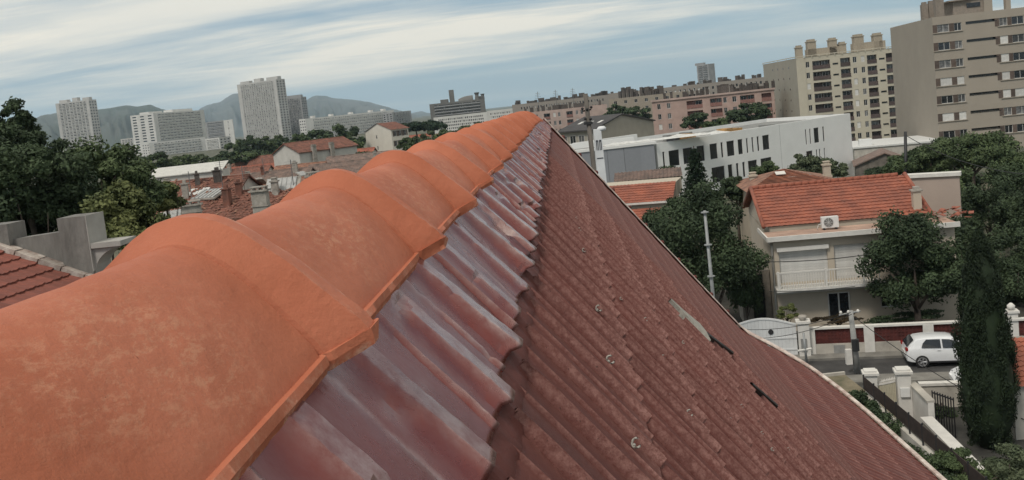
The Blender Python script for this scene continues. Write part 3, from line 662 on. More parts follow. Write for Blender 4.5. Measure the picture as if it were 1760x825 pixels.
# ---- pale pink block behind the ridge end
PINKP = mat('pale pink render', (.43, .325, .285), .9, var=.12, scale=.4, dirt=.3)
ROSE = mat('rose render', (.40, .285, .245), .9, var=.12, scale=.4, dirt=.3)
LOGR = mat('brick red loggia', (.24, .12, .10), .85, var=.2)
def flats(A, B, side, name, label, floors, layout, wallm, pitch, z0=None, top=1.0, defdepth=12, side_lay=()):
    """nearer block of flats: every opening is its own part; layout = [(x0, x1, kind)] in metres along the wall"""
    f = Fac(A, B, z0, name, label, 'apartment building'); w, h = f.w, f.h
    dep = f.depth_for(side[1], side[0] == 'R') if side[1] else defdepth; right = side[0] == 'R'
    body = MB(); holes = []; wins = []
    for i in range(floors):
        zt = h - top - i * pitch
        for (a, b, k) in layout:
            if a < 0 or b > w: continue
            hh = {'win': 1.25, 'log': 2.0, 'nar': 1.5, 'slot': .35, 'small': .45, 'long': .32}[k]; z1 = zt - {'slot': 1.0, 'small': .4, 'long': .0}.get(k, 0); zb = z1 - hh
            if zb < .1: continue
            holes.append((a, b, zb, z1)); wins.append((a, b, zb, z1, k))
    cells(body, w, h, holes, 1.0)
    FS = (lambda x, y, z: (w - y, x, z)) if right else (lambda x, y, z: (y, dep - x, z))
    sh = []
    for i in range(floors):
        zt = h - top - i * pitch
        for (a, b, k) in side_lay:
            if b < dep: sh.append((a, b, zt - 1.1, zt - .65 if k == 'small' else zt))
    cells(body, dep, h, sh, .4, FS)
    ox = 0 if right else w
    body.quad((ox, 0, 0), (ox, dep, 0), (ox, dep, h), (ox, 0, h)); body.quad((0, dep, 0), (w, dep, 0), (w, dep, h), (0, dep, h)); body.quad((0, 0, h - .4), (w, 0, h - .4), (w, dep, h - .4), (0, dep, h - .4))
    body.build('wall', wallm, f.root)
    mb = MB()
    for a, b, c, d in sh: mb.quad(FS(a, .38, c), FS(b, .38, c), FS(b, .38, d), FS(a, .38, d))
    if mb.v: mb.build('side_windows', GLASS, f.root, kind='stuff')
    f.wins = wins; f.dep = dep; return f
def fill_windows(f, rng, shutm=SHUT, balm=None, logm=DARKREC):
    cache = {}
    for (a, b, c, d, k) in f.wins:
        W_, H_ = b - a, d - c
        if k == 'log':
            key = ('log', round(W_, 1)); 
            if key not in cache:
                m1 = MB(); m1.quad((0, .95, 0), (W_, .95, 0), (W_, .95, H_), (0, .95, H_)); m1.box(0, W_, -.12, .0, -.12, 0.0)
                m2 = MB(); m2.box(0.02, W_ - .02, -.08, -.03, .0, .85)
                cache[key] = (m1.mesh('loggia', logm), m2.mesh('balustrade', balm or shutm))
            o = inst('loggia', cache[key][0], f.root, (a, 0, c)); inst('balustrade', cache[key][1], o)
            n = max(1, int(W_ / 1.5))
            for i in range(n):
                if rng.random() < .8: window(f.root, a + W_ * (i + .12) / n, a + W_ * (i + .88) / n, c + .1, d - .15, .86, glass=GLASS if rng.random() < .6 else GLASS2, name='window')
        elif k in ('slot', 'small', 'long'):
            key = (k, round(W_, 1))
            if key not in cache: cache[key] = MB().box(0, W_, .5, .55, 0, H_).box(0, W_, -.06, .0, -.07, 0.0).mesh('vent_slot', GLASS)
            inst('vent_slot', cache[key], f.root, (a, 0, c))
        else:
            r_ = rng.random()
            if r_ < .3: 
                key = ('sh', round(W_, 1), round(H_, 1))
                if key not in cache: cache[key] = MB().box(0, W_, .10, .14, 0, H_).mesh('roller_shutter', ROLLER)
                inst('roller_shutter', cache[key], f.root, (a, 0, c))
            else: window(f.root, a, b, c, d, .12, glass=GLASS if r_ < .75 else GLASS2)
rng = random.Random(3)
f0 = flats((888, 195, 330), (1043, 180, 330), ('R', 0), 'apartment_building', 'pale pink flats with loggias behind the far end of the orange ridge', 4,
    sum([[(1.5 + 8 * i, 3.7 + 8 * i, 'log'), (4.8 + 8 * i, 5.7 + 8 * i, 'nar'), (6.5 + 8 * i, 7.4 + 8 * i, 'nar')] for i in range(3)], []), PINKP, 2.9, 0)
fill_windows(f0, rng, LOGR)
U = lambda f, px, py=190: f.uv(px, py)[0]
f1 = Fac((1120, 174, 262), (1330, 151, 255)); COL.objects.unlink(f1.root)
def u1(c): return f1.uv(1000 + c / 2.75, 90 + 240 / 2.75)[0]
lay = [(u1(355), u1(371), 'nar'), (u1(401), u1(418), 'nar'), (u1(495), u1(570), 'log'), (u1(607), u1(662), 'log'), (u1(670), u1(686), 'nar'), (u1(713), u1(732), 'nar'), (u1(750), u1(818), 'log'), (u1(852), u1(898), 'log')]
f = flats((1120, 174, 262), (1330, 151, 255), ('L', 0), 'apartment_building', 'long rose coloured flats with brick red loggias behind the white modern building', 4, lay, ROSE, 2.85, -7, top=1.1)
fill_windows(f, rng, LOGR, logm=LOGR)
box_part(f.root, 'cornice', PINKP, -.3, f.w + .3, -.35, 0, f.h - .35, f.h + .15)
COLB = mat('brown grey roof stacks', (.10, .085, .075), .9, var=.3, obj_var=.3)
def clutter(mb, wd, hh, seed):
    r_ = random.Random(seed)
    for i in range(int(wd * 1.6)):
        x = r_.uniform(-wd / 2, wd / 2); a = r_.uniform(.2, .7); y = r_.uniform(2, 5); mb.box(x - a, x + a, y, y + a * 2, -.35, hh * r_.uniform(.35, 1))
for px, wd, hh in [(1236, 1.1, 2.2), (1243, 1.1, 2.4), (1250, 1, 2.3), (1258, 1, 2.0), (1290, 1.2, 1.7), (1190, 6, 2), (1270, 7, 2.2), (1305, 9, 2.2), (1140, .7, 1.6), (1152, .7, 1.8), (1215, .9, 2.2)]:
    u = f.uv(px, 150)[0]; mb = MB()
    if wd > 3: clutter(mb, wd, hh, px)
    else: mb.box(-wd / 2, wd / 2, 3, 3 + min(wd, 3), -.35, hh); mb.box(-wd / 2 - .1, wd / 2 + .1, 2.9, 3.1 + min(wd, 3), hh, hh + .15)
    inst('roof_stack', mb.mesh('roof_stack', COLB), f.root, (u, 0, f.h))
# older flats peeping over, with many stacks
f = flats((1046, 172, 360), (1175, 156, 350), ('L', 0), 'apartment_building', 'low beige flats with a row of chimney stacks left of the rose coloured ones', 3, [(2 + 4 * i, 3.2 + 4 * i, 'win') for i in range(7)], mat('beige old render', (.30, .26, .21), .9, dirt=.4), 2.9, -7)
fill_windows(f, rng)
for px, wd, hh in [(1063, 1, 2.6), (1070, 1, 2.8), (1077, 1, 3), (1084, 1, 3.1), (1100, 7, 2.4), (1114, 8, 3.4), (1126, 5, 2.6), (1136, 1, 3)]:
    u = f.uv(px, 165)[0]; mb = MB()
    if wd > 3: clutter(mb, wd, hh, px)
    else: mb.box(-wd / 2, wd / 2, 2, 4, -.35, hh)
    inst('roof_stack', mb.mesh('roof_stack', COLB), f.root, (u, 0, f.h))
for A_, B_, lb, sd in (((880, 181, 520), (1052, 161.5, 510), 'low greyish flats far behind the pale pink block', 4), ((1046, 161, 470), (1335, 130, 455), 'long low brownish flats on the horizon behind the rose coloured ones', 9)):
    f, dp = tower(A_, B_, ('L', 0), 'apartment_block', lb, 5, 30, mat('distant brownish render', (.27, .24, .21), .9), balc=False, hr=.45, wr=.4, litf=.3, z0=-2)
    rr_ = random.Random(sd)
    for i in range(34): x_ = rr_.uniform(0, f.w); q_ = rr_.uniform(.5, 1.6); inst('roof_stack', MB().box(-q_, q_, 2, 5, -.6, rr_.uniform(.6, 2.6)).mesh('roof_stack', COLB), f.root, (x_, 0, f.h))
# antennas and stacks on the pink block
for px, hh in [(903, 2.2), (914, 2.4), (925, 2), (934, 2.6), (945, 1.8), (958, 2.4), (969, 2.2), (981, 3), (990, 2.4), (1000, 2), (1012, 2.6), (1033, 2.4)]:
    u = f0.uv(px, 185)[0]; wd = random.choice([.8, 1.2, 3.2]); inst('roof_stack', MB().box(-wd / 2, wd / 2, 2, 3.4, -.35, hh * .7).mesh('roof_stack', COLB), f0.root, (u, 0, f0.h))
ANT = mat('thin metal mast', (.2, .2, .2), .5, metal=.6)
for px in (927, 958, 988):
    u = f0.uv(px, 185)[0]; mb = MB(); mb.tube([(0, 3, -.3), (0, 3, 7)], .09, 5)
    for k in range(4): mb.tube([(-1.1 + .1 * k, 3, 4.6 + k * .6), (1.1 - .1 * k, 3, 4.6 + k * .6)], .06, 4)
    mb.build('aerial', ANT, f0.root).location = (u, 0, f0.h)

# ---- cream tower with brown loggias
CREAM = mat('cream facade', (.48, .44, .35), .9, var=.06, scale=.3, bump=.01)
fq = Fac((1369, 102, 242), (1566, 77, 239), -8); COL.objects.unlink(fq.root)
def uq(c): return fq.uv(1300 + c / 2.75, 285 / 2.75)[0]
lay = [(uq(232), uq(249), 'nar'), (uq(263), uq(347), 'log'), (uq(359), uq(386), 'slot'), (uq(396), uq(443), 'log'), (uq(456), uq(474), 'nar'), (uq(495), uq(512), 'nar'), (uq(523), uq(569), 'log'), (uq(580), uq(607), 'slot'), (uq(613), uq(657), 'log'), (uq(668), uq(684), 'nar')]
f = flats((1369, 102, 242), (1566, 77, 239), ('L', 1323), 'apartment_building', 'cream tower with brown loggias between the rose flats and the large beige block', 8, lay, CREAM, 2.8, -8.2, top=1.2, side_lay=[])
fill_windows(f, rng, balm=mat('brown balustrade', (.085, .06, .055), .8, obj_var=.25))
w, h, dep = f.w, f.h, f.dep
mb = MB(); 
mb.box(-.1, w, -.3, -.2, h + .25, h + .45); 
for i in range(16): mb.box(i * w / 15 - .1, i * w / 15 + .1, -.28, -.2, h - .2, h + .25)
mb.box(-.25, -.12, -.3, dep, h + .25, h + .45)
for i in range(5): mb.box(-.24, -.14, i * dep / 4 - .1, i * dep / 4 + .1, h - .2, h + .25)
mb.build('roof_rail', CREAM, f.root)
for c, wd, hh in [(152, 1.7, 2.6), (258, 2.2, 3.8), (310, 8, 2.0), (359, 2, 3.6), (403, 1.8, 2.3), (482, 2.4, 3.8), (530, 8, 2.2), (572, 2.2, 3.6)]:
    u = f.uv(1300 + c / 2.75, 80, 3)[0]; u = max(1.3, u); mb = MB(); mb.box(-wd / 2, wd / 2, 2, 2 + min(3, wd), -.4, hh)
    if wd < 3: mb.box(-wd / 2 - .15, wd / 2 + .15, 1.85, 2.15 + wd, hh, hh + .25); mb.box(-wd / 2 + .2, wd / 2 - .2, 2.1, 1.9 + wd, hh + .25, hh + .7)
    inst('roof_stack', mb.mesh('roof_stack', mat('stack render', (.36, .31, .24), .9)), f.root, (u, 0, h))
for i in range(5):
    for k in range(4):
        y = dep * (.2 + .16 * k); inst('side_vent', MB().box(-.16, -.1, 0, .62, 0, .5).mesh('side_vent', GLASS), f.root, (0, y, h - 2.4 - 2.8 * 1.04 * i))
MB().box(-.12, -.001, .3, dep, 0, h - .02).build('end_wall', mat('grey beige end wall', (.33, .305, .25), .9, var=.06, scale=.3, bump=.01), f.root)
# corner pier slightly proud
box_part(f.root, 'corner_pier', CREAM, -.15, uq(228), -.14, .0, 0, h - .01)

# ---- big beige block
BEIGE = mat('beige grey render', (.33, .29, .24), .92, var=.05, scale=.25, dirt=.12, bump=.01)
fb = Fac((1602, 31, 149), (1850, 1, 146), -2); COL.objects.unlink(fb.root)
def ub(c): return fb.uv(1300 + c / 2.75, 130 / 2.75)[0]
lay = []
f = flats((1602, 31, 149), (1850, 1, 146), ('L', 1543), 'apartment_building', 'large beige block with blank end wall at the right edge of the photo', 8,
    [(ub(855), ub(911), 'win'), (ub(935), ub(970), 'win'), (ub(990), ub(1138), 'long'), (ub(1150), ub(1188), 'win'), (ub(1208), ub(1266), 'win'), (ub(1300), ub(1345), 'win'), (ub(1380), ub(1440), 'long'), (ub(1470), ub(1530), 'win')], BEIGE, 2.82, -2.2, top=1.25)
fill_windows(f, rng)
cache = MB().box(0, 1, -.03, .03, 0, 1.25).mesh('shutter', SHUT)
for i in range(8):
    zt = f.h - 1.25 - 2.82 * i - 1.25
    if zt < 0: continue
    for a, b in ((833, 855), (911, 935), (1188, 1208), (1128, 1149)):
        o = inst('shutter', cache, f.root, (ub(a), 0, zt)); o.scale = (ub(b) - ub(a) - .02, 1, 1)
    o = inst('sill', MB().box(0, ub(975) - ub(828), -.16, -.04, -.12, 0).mesh('sill', BEIGE), f.root, (ub(828), 0, zt))
    inst('sill', MB().box(0, ub(1300) - ub(1140), -.16, -.04, -.12, 0).mesh('sill', BEIGE), f.root, (ub(1140), 0, zt))
for c, wd, hh in [(794, 1.0, 2.6), (832, 1.3, 2.7), (864, 1.25, 3.0)]:
    mb = MB(); mb.box(-wd / 2, wd / 2, 1.5, 1.5 + wd, -.4, hh); mb.box(-wd / 2 + .15, wd / 2 - .15, 1.65, 1.35 + wd, hh, hh + .4); inst('chimney', mb.mesh('chimney', mat('chimney render', (.24, .205, .17), .9, var=.15)), f.root, (max(.8, f.uv(1300 + c / 2.75, 20, 2 + 6 * (c < 850))[0]), 6 * (c < 850), f.h))
mb = MB(); a, b = ub(955), ub(1115); mb.box(a, b, 2, 8, f.h - .39, f.h + 2.2); mb.box(a - .8, a + 2.5, 1.4, 7, f.h + 2.2, f.h + 2.4); mb.box(a + 2.5, b + .2, 1.8, 8.2, f.h + 2.2, f.h + 2.7); mb.build('penthouse', mat('penthouse render', (.27, .23, .19), .9), f.root)
box_part(f.root, 'penthouse_window', GLASS, ub(1020), ub(1085), 1.9, 2.0, f.h + 1.0, f.h + 1.7)
box_part(f.root, 'chimney', BEIGE, ub(1100), ub(1140), 1.6, 2.6, f.h - .39, f.h + 2.9); box_part(f.root, 'chimney', BEIGE, ub(1205), ub(1228), 1.6, 2.6, f.h - .39, f.h + 2.4)

# ---- white modern building
WMOD = mat('white modern render', (.74, .74, .72), .8, var=.04, scale=.5, dirt=.06, bump=.003)
f = Fac((1128, 246, 105), (1461, 195, 127), -1.5, 'modern_building', 'white modern building with two rows of narrow dark windows', 'building'); fw = f
T_ = lambda c, r_: f.uv(1000 + c / 2.75, 90 + r_ / 2.75)
T5 = lambda c, r_: f.uv(1300 + c / 2.75, r_ / 2.75)
up = [(382, 395, 468, 545), (413, 462, 460, 538), (480, 525, 450, 525), (545, 580, 440, 510), (606, 642, 430, 505), (657, 670, 424, 498), (686, 722, 418, 490), (738, 762, 410, 482), (777, 788, 406, 476), (803, 814, 402, 472), (828, 840, 398, 468), (855, 887, 392, 462)]
lo = [(617, 675, 540, 610), (692, 714, 530, 602), (730, 744, 523, 596), (760, 774, 518, 590), (788, 830, 510, 582), (848, 898, 497, 570)]
rows = []
for grp, fn in ((up, T_), (lo, T_), ([(231, 240, 612, 684), (251, 260, 608, 680), (272, 297, 603, 675), (313, 323, 597, 668)], T5), ([(238, 268, 712, 784), (283, 292, 706, 778), (297, 306, 704, 776), (320, 328, 700, 772)], T5)):
    zs_ = []
    R_ = []
    for a, b, c, d in grp:
        ua, z1 = fn(a, c); ubb, z0 = fn(b, d); um, zt = fn((a + b) / 2, c); _, zb = fn((a + b) / 2, d); R_.append((ua, ubb)); zs_.append((zb, zt))
    zb = sum(z[0] for z in zs_) / len(zs_); zt = sum(z[1] for z in zs_) / len(zs_)
    rows += [(a - .06 * (b - a) - .05, b + .06 * (b - a) + .05, zb, zt) for a, b in R_]
body = MB(); cells(body, f.w, f.h, rows, .16)
body.quad((0, 14, 0), (f.w, 14, 0), (f.w, 14, f.h), (0, 14, f.h)); body.quad((0, 14, 0), (0, 0, 0), (0, 0, f.h), (0, 14, f.h)); body.quad((f.w, 0, 0), (f.w, 14, 0), (f.w, 14, f.h), (f.w, 0, f.h))
MB().quad((.01, .3, f.h - .5), (f.w - .01, .3, f.h - .5), (f.w - .01, 14, f.h - .5), (.01, 14, f.h - .5)).build('flat_roof', mat('grey roof membrane', (.22, .22, .21), .9, var=.2, scale=.5), f.root); body.quad((0, 0, f.h), (f.w, 0, f.h), (f.w, .3, f.h), (0, .3, f.h)); body.quad((0, .3, f.h), (f.w, .3, f.h), (f.w, .3, f.h - .5), (0, .3, f.h - .5))
body.build('wall', WMOD, f.root)
DKF = mat('dark window frame', (.03, .03, .035), .5)
for a, b, c, d in rows: window(f.root, a, b, c, d, .10, mull=1 if b - a > 2 else 0, frame=DKF, fw=.07)
u = T5(108, 600)[0]; box_part(f.root, 'joint', mat('joint grey', (.25, .25, .25), .9), u - .02, u + .02, -.004, .02, 0, f.h - .01)
ROOFG = mat('grey roof membrane', (.22, .22, .21), .9, var=.2, scale=.5)
INS = mat('ochre insulation stack', (.42, .24, .09), .9, var=.2, scale=2)
for c0, c1, y, hh, m_ in [(505, 575, 1.2, .9, INS), (722, 798, 1.2, .8, INS), (485, 503, 1.4, .9, DKF), (600, 700, 6, .7, ROOFG), (915, 950, 1, .5, ROOFG), (700, 722, 1.5, .5, WMOD)]:
    a, b = T_(c0, 380)[0], T_(c1, 380)[0]; mb = MB()
    k = 5
    for i in range(k): mb.box(a + (b - a) * i / k + .03, a + (b - a) * (i + 1) / k - .03, y, y + 1.6, f.h - .49, f.h - .45 + hh * random.uniform(.8, 1.05))
    o = mb.build('roof_equipment', m_, f.root)
# back parapet / second roof
box_part(f.root, 'rear_parapet', WMOD, -.5, T_(640, 370)[0], 13.6, 14, f.h - 1, f.h + .5)

f = Fac((955, 260, 103), (1128, 244.5, 104.6), -1.5, 'panel_hall', 'grey panel clad hall joined to the left of the white modern building', 'building')
GP = mat('grey cladding panel', (.24, .25, .27), .6, var=.04, obj_var=.08, bump=.002)
n = 6; pw = f.w / n; pm = MB().box(.02, pw - .02, -.08, 0, 0, f.h - .3).mesh('cladding_panel', GP)
box_part(f.root, 'wall', ROOFG, 0, f.w - .3, .0, 8, 0, f.h - .31); box_part(f.root, 'rear_coping', WMOD, -.1, f.w - .3, 8, 8.4, 0, f.h + .35)
for i in range(n): inst('cladding_panel', pm, f.root, (i * pw - .3 * (i == n - 1), 0, 0))
box_part(f.root, 'coping', WMOD, -.1, f.w - .05, -.2, .5, f.h - .3, f.h)
cv = mat('crumpled white sheeting', (.6, .6, .58), .7, bump=.03, scale=3)
mb = MB(); g = [[(f.uv(1045, 245)[0] + 1.25 * i, 1 + j * .5, f.h + .02 + (.55 * abs(noise.noise((i * .8, j * .7, 2))) if 0 < i < 12 and 0 < j < 5 else 0)) for j in range(6)] for i in range(13)]
mb.grid(g).build('white_sheeting', cv, f.root, True)

# ---- grey gabled building behind the poles
SL = mat('dark slate roof', (.055, .05, .05), .8, var=.2, scale=.6, bump=.02); GAB = mat('grey beige gable render', (.34, .31, .26), .9, var=.08, dirt=.2, scale=.5)
a = at(1022, 217, 186); b = at(1123, 213, 200); apx = at(1058, 197, 193)
ang = math.atan2(b.y - a.y, b.x - a.x); wdt = math.hypot(b.x - a.x, b.y - a.y)
t = empty('gabled_building', (a.x, a.y, gz(a.x, a.y)), ang, 'grey gabled building with dark slate roof and blank end wall beyond the poles', 'building')
hz0 = 6.4; ap = 8.6; xm = wdt * .45; dp = 9.5
MB().add([(0, 0, 0), (wdt, 0, 0), (wdt, 0, hz0), (xm, 0, ap), (0, 0, hz0)], [(0, 1, 2, 3, 4)]).quad((0, dp, 0), (0, 0, 0), (0, 0, hz0), (0, dp, hz0)).quad((wdt, 0, 0), (wdt, dp, 0), (wdt, dp, hz0), (wdt, 0, hz0)).build('wall', GAB, t)
sl_ = (ap - hz0) / xm; rf = MB()
for (xa, xb, za) in ((-.8, xm, hz0 - .8 * sl_), (wdt + .4, xm, hz0 - .1)): rf.add([(xa, -.4, za), (xb, -.4, ap), (xb, dp + .4, ap), (xa, dp + .4, za), (xa, -.4, za + .25), (xb, -.4, ap + .25), (xb, dp + .4, ap + .25), (xa, dp + .4, za + .25)], [(0, 3, 2, 1), (4, 5, 6, 7), (0, 1, 5, 4), (2, 3, 7, 6), (0, 4, 7, 3)])
ro = rf.build('roof', SL, t)
for k in range(3):
    y = 1.5 + 2.6 * k; x = 3.5; z = hz0 + sl_ * x + .27; MB().add([(x, y, z), (x + 1.6, y, z + 1.6 * sl_), (x + 1.6, y + .8, z + 1.6 * sl_), (x, y + .8, z)], [(0, 1, 2, 3)]).build('skylight', ROLLER, ro)
for i in range(4): window(t, 0, 1.5, hz0 - 3.6, hz0 - 1.0, 0, glass=GLASS if i % 2 else GLASS2, F=lambda x, y, z, i=i: (-.06, 9 - 2.3 * i, z), rz=R(-90))
# ================================================================== foliage
def leafmat(name, a, b, scale=.5, spec=.25):
    m = mat(name, b, .75, var=.3, scale=scale, col2=a, detail=6, spec=spec); return m
LF_DARK = leafmat('dark evergreen leaves', (.018, .030, .016), (.056, .082, .038))
LF_MID = leafmat('mid green leaves', (.026, .044, .019), (.088, .118, .050))
LF_OLV = leafmat('olive green leaves', (.036, .052, .028), (.105, .125, .070))
LF_YEL = leafmat('yellowing green leaves', (.036, .054, .020), (.135, .145, .052))
LF_PINE = leafmat('umbrella pine needles', (.008, .018, .010), (.022, .040, .018))
LF_CYP = leafmat('cypress scales', (.007, .013, .007), (.020, .033, .014), 1.5)
BARK = mat('bark', (.09, .07, .055), .95, var=.3, scale=4, bump=.02)
CR = {}
def leaf_mesh(name, C, Rr, per, size, m, rng, asp=.5, up=0.0, flat=0.0):
    """many small leaf faces spread through the clumps C (centres) with radii Rr"""
    n = len(C) * per; C = np.repeat(np.array(C), per, 0); Rr = np.repeat(np.array(Rr), per, 0)
    d = rng.normal(size=(n, 3)); d /= np.linalg.norm(d, axis=1)[:, None]
    rad = rng.random(n) ** .4 * (1 + .35 * (rng.random(n) ** 3))
    P = C + d * Rr * rad[:, None]
    nrm = d * .8 + rng.normal(size=(n, 3)) * .6; nrm[:, 2] += .3; nrm /= np.linalg.norm(nrm, axis=1)[:, None]
    a = np.cross(nrm, rng.normal(size=(n, 3))); a[:, 2] += up; a /= np.linalg.norm(a, axis=1)[:, None]; b = np.cross(nrm, a)
    s = size * (.6 + .8 * rng.random(n)); a *= s[:, None]; b *= (s * asp)[:, None]
    V = np.stack([P - a, P - b + a * .1, P + a, P + b + a * .1], 1).reshape(-1, 3).astype(np.float32)
    me = bpy.data.meshes.new(name); me.vertices.add(4 * n); me.vertices.foreach_set('co', V.ravel())
    me.loops.add(4 * n); me.loops.foreach_set('vertex_index', np.arange(4 * n, dtype=np.int32)); me.polygons.add(n)
    me.polygons.foreach_set('loop_start', np.arange(0, 4 * n, 4, dtype=np.int32)); me.update(calc_edges=True); me.materials.append(m); return me
def crown_shape(rx, ry, rz, k, rng, lumps=.28, low=0.0):
    C, Q = [], []
    for i in range(k):
        d = rng.normal(size=3); d /= np.linalg.norm(d)
        if d[2] < -.5: d[2] *= .5
        r = .35 + .65 * rng.random() ** .5; s = lumps * (.6 + .8 * rng.random())
        C.append((d[0] * rx * r, d[1] * ry * r, d[2] * rz * r)); Q.append((rx * s, ry * s, rz * s * .8))
    return C, Q
def limbs(mb, base, top, rx, rz, rng, r0):
    b = Vector(base); t = Vector(top); mid = b.lerp(t, .5) + Vector((rng.normal() * rx * .05, rng.normal() * rx * .05, 0))
    mb.tube([b, mid, t, t + Vector((0, 0, rz * .5))], [r0, r0 * .75, r0 * .5, r0 * .15], 7)
    for i in range(7):
        a = rng.random() * 6.28; st = mid.lerp(t, rng.random()); e = t + Vector((math.cos(a) * rx * .75, math.sin(a) * rx * .75, rz * (rng.random() * .9 - .2)))
        mb.tube([st, st.lerp(e, .5) + Vector((0, 0, rz * .12)), e], [r0 * .4, r0 * .25, r0 * .06], 5)
def tree(px, py, d, wx, hy, label, lm, n=9000, k=26, size=None, name='tree', group=None, ground=None, lumps=.28, cat='tree', depth=1.0, seed=None, asp=.5):
    """crown centred on image point px, py at depth d; wx, hy its half sizes in image units, turned into metres"""
    c = at(px, py, d); rx = wx * d / F_PX; rz = hy * d / F_PX; g0 = gz(c.x, c.y) if ground is None else ground
    rng = np.random.default_rng(int(seed or (px * 7 + py)))
    t = empty(name, (c.x, c.y, g0), 0, label, cat, group); zc = c.z - g0
    C, Q = crown_shape(rx, rx * depth, rz, k, rng, lumps); size = size or max(.07, 2.6 * d / F_PX)
    o = inst('crown', leaf_mesh('crown', C, Q, max(20, n // k), size, lm, rng, asp), t, (0, 0, zc))
    mb = MB(); limbs(mb, (0, 0, -.3), (0, 0, max(.4, zc - rz * .45)), rx, rz, rng, max(.06, min(.5, rx * .09))); mb.build('trunk', BARK, t, True)
    return t

# ---- big tree mass at left
tree(45, 315, 30, 100, 92, 'dark broad tree at far left edge, behind the grey parapet', LF_DARK, 26000, 46, .075)
tree(165, 318, 33, 92, 78, 'wide dark green tree standing under the lone slab tower', LF_MID, 26000, 46, .08)
tree(215, 385, 27, 72, 62, 'yellowish green tree spreading right behind the grey parapet pillar', LF_YEL, 22000, 40, .07)
tree(90, 400, 31, 95, 60, 'shaded green tree low behind the grey parapet', LF_DARK, 20000, 36, .08)
tree(285, 345, 36, 38, 28, 'loose yellow green branch crown reaching over the old roofs', LF_YEL, 7000, 14, .08)
tree(10, 212, 38, 46, 42, 'sparse feathery treetop against the sky at the left edge', LF_DARK, 9000, 40, .07, lumps=.24)
tree(40, 262, 36, 58, 46, 'dark treetop just under the feathery one at the left edge', LF_DARK, 12000, 30, .08)
# ---- belts of trees on the left
rngt = random.Random(5)
for i, (px, py, d, wx, hy, lm) in enumerate([(228, 284, 190, 26, 17, LF_MID), (262, 281, 200, 26, 18, LF_DARK), (296, 284, 210, 24, 14, LF_MID)]):
    tree(px, py, d, wx, hy, ['round dark tree at the left of the clump below the balcony slab', 'middle tree of the clump below the balcony slab', 'right tree of the clump below the balcony slab'][i], lm, 5000, 22, group='clump below the balcony slab')
ords = ['first', 'second', 'third', 'fourth', 'fifth', 'sixth', 'seventh', 'eighth', 'ninth', 'tenth', 'eleventh', 'twelfth']
for i, (px, py, d, wx, hy, lm) in enumerate([(408, 254, 330, 17, 17, LF_MID), (432, 252, 320, 22, 17, LF_DARK), (460, 251, 330, 24, 18, LF_MID), (486, 254, 330, 16, 15, LF_DARK), (524, 248, 300, 24, 21, LF_MID), (550, 245, 290, 26, 23, LF_DARK), (580, 242, 280, 28, 25, LF_MID), (602, 242, 290, 22, 22, LF_DARK)]):
    tree(px, py, d, wx, hy, 'dark rounded tree, %s from the left in the belt below the towers' % ords[i], lm, 3600, 18, group='tree belt below the towers')
for i, (px, py, d, wx, hy, lm) in enumerate([(318, 283, 230, 26, 14, LF_MID), (350, 279, 240, 26, 13, LF_OLV), (385, 275, 250, 26, 13, LF_DARK), (420, 271, 260, 26, 13, LF_MID), (450, 270, 270, 24, 13, LF_DARK), (508, 268, 260, 26, 14, LF_MID), (540, 266, 250, 26, 15, LF_OLV), (566, 268, 240, 24, 16, LF_DARK), (700, 262, 230, 22, 11, LF_OLV), (728, 260, 220, 22, 11, LF_MID)]):
    tree(px, py, d, wx, hy, 'low green tree, %s from the left between old roofs and tower belt' % ords[i], lm, 3600, 18, group='low trees behind the old roofs')
tree(590, 262, 210, 34, 24, 'broad grey green tree left of the white three storey house', LF_MID, 7000, 28)
tree(628, 280, 160, 26, 18, 'dark tree at the foot of the white three storey house', LF_DARK, 5000, 22)
tree(655, 292, 130, 34, 16, 'low green tree below the white three storey house', LF_OLV, 6000, 22)
tree(688, 290, 125, 20, 14, 'small bush like tree right below the white three storey house', LF_MID, 4000, 16)
for px, lb in ((714, 'left umbrella pine right of the white three storey house'), (744, 'right umbrella pine right of the white three storey house')):
    c = at(px, 220, 330); t = empty('umbrella_pine', (c.x, c.y, 0), 0, lb, 'pine tree', 'umbrella pines'); rng_ = np.random.default_rng(px)
    C = [(rng_.normal() * 2.2, rng_.normal() * 2.2, rng_.random() * 1.5) for _ in range(26)]; Q = [(1.6, 1.6, .9)] * 26
    inst('crown', leaf_mesh('crown', C, Q, 160, .5, LF_PINE, rng_), t, (0, 0, c.z - .2)); mb = MB(); mb.tube([(0, 0, -.3), (.3, 0, c.z * .6), (0, 0, c.z + .8)], [.4, .3, .15], 7); mb.build('trunk', BARK, t)
for i, (px, py, d, wx, hy, lm) in enumerate([(706, 250, 190, 22, 15, LF_MID), (735, 246, 180, 26, 18, LF_OLV), (765, 244, 160, 26, 20, LF_MID), (795, 238, 150, 26, 20, LF_OLV), (822, 233, 150, 24, 20, LF_MID), (848, 229, 160, 22, 18, LF_DARK), (872, 224, 170, 22, 15, LF_MID)]):
    tree(px, py, d, wx, hy, 'bushy green tree, %s from the left in the row above the orange ridge' % ords[i], lm, 5500, 26, group='trees above the orange ridge', lumps=.22)
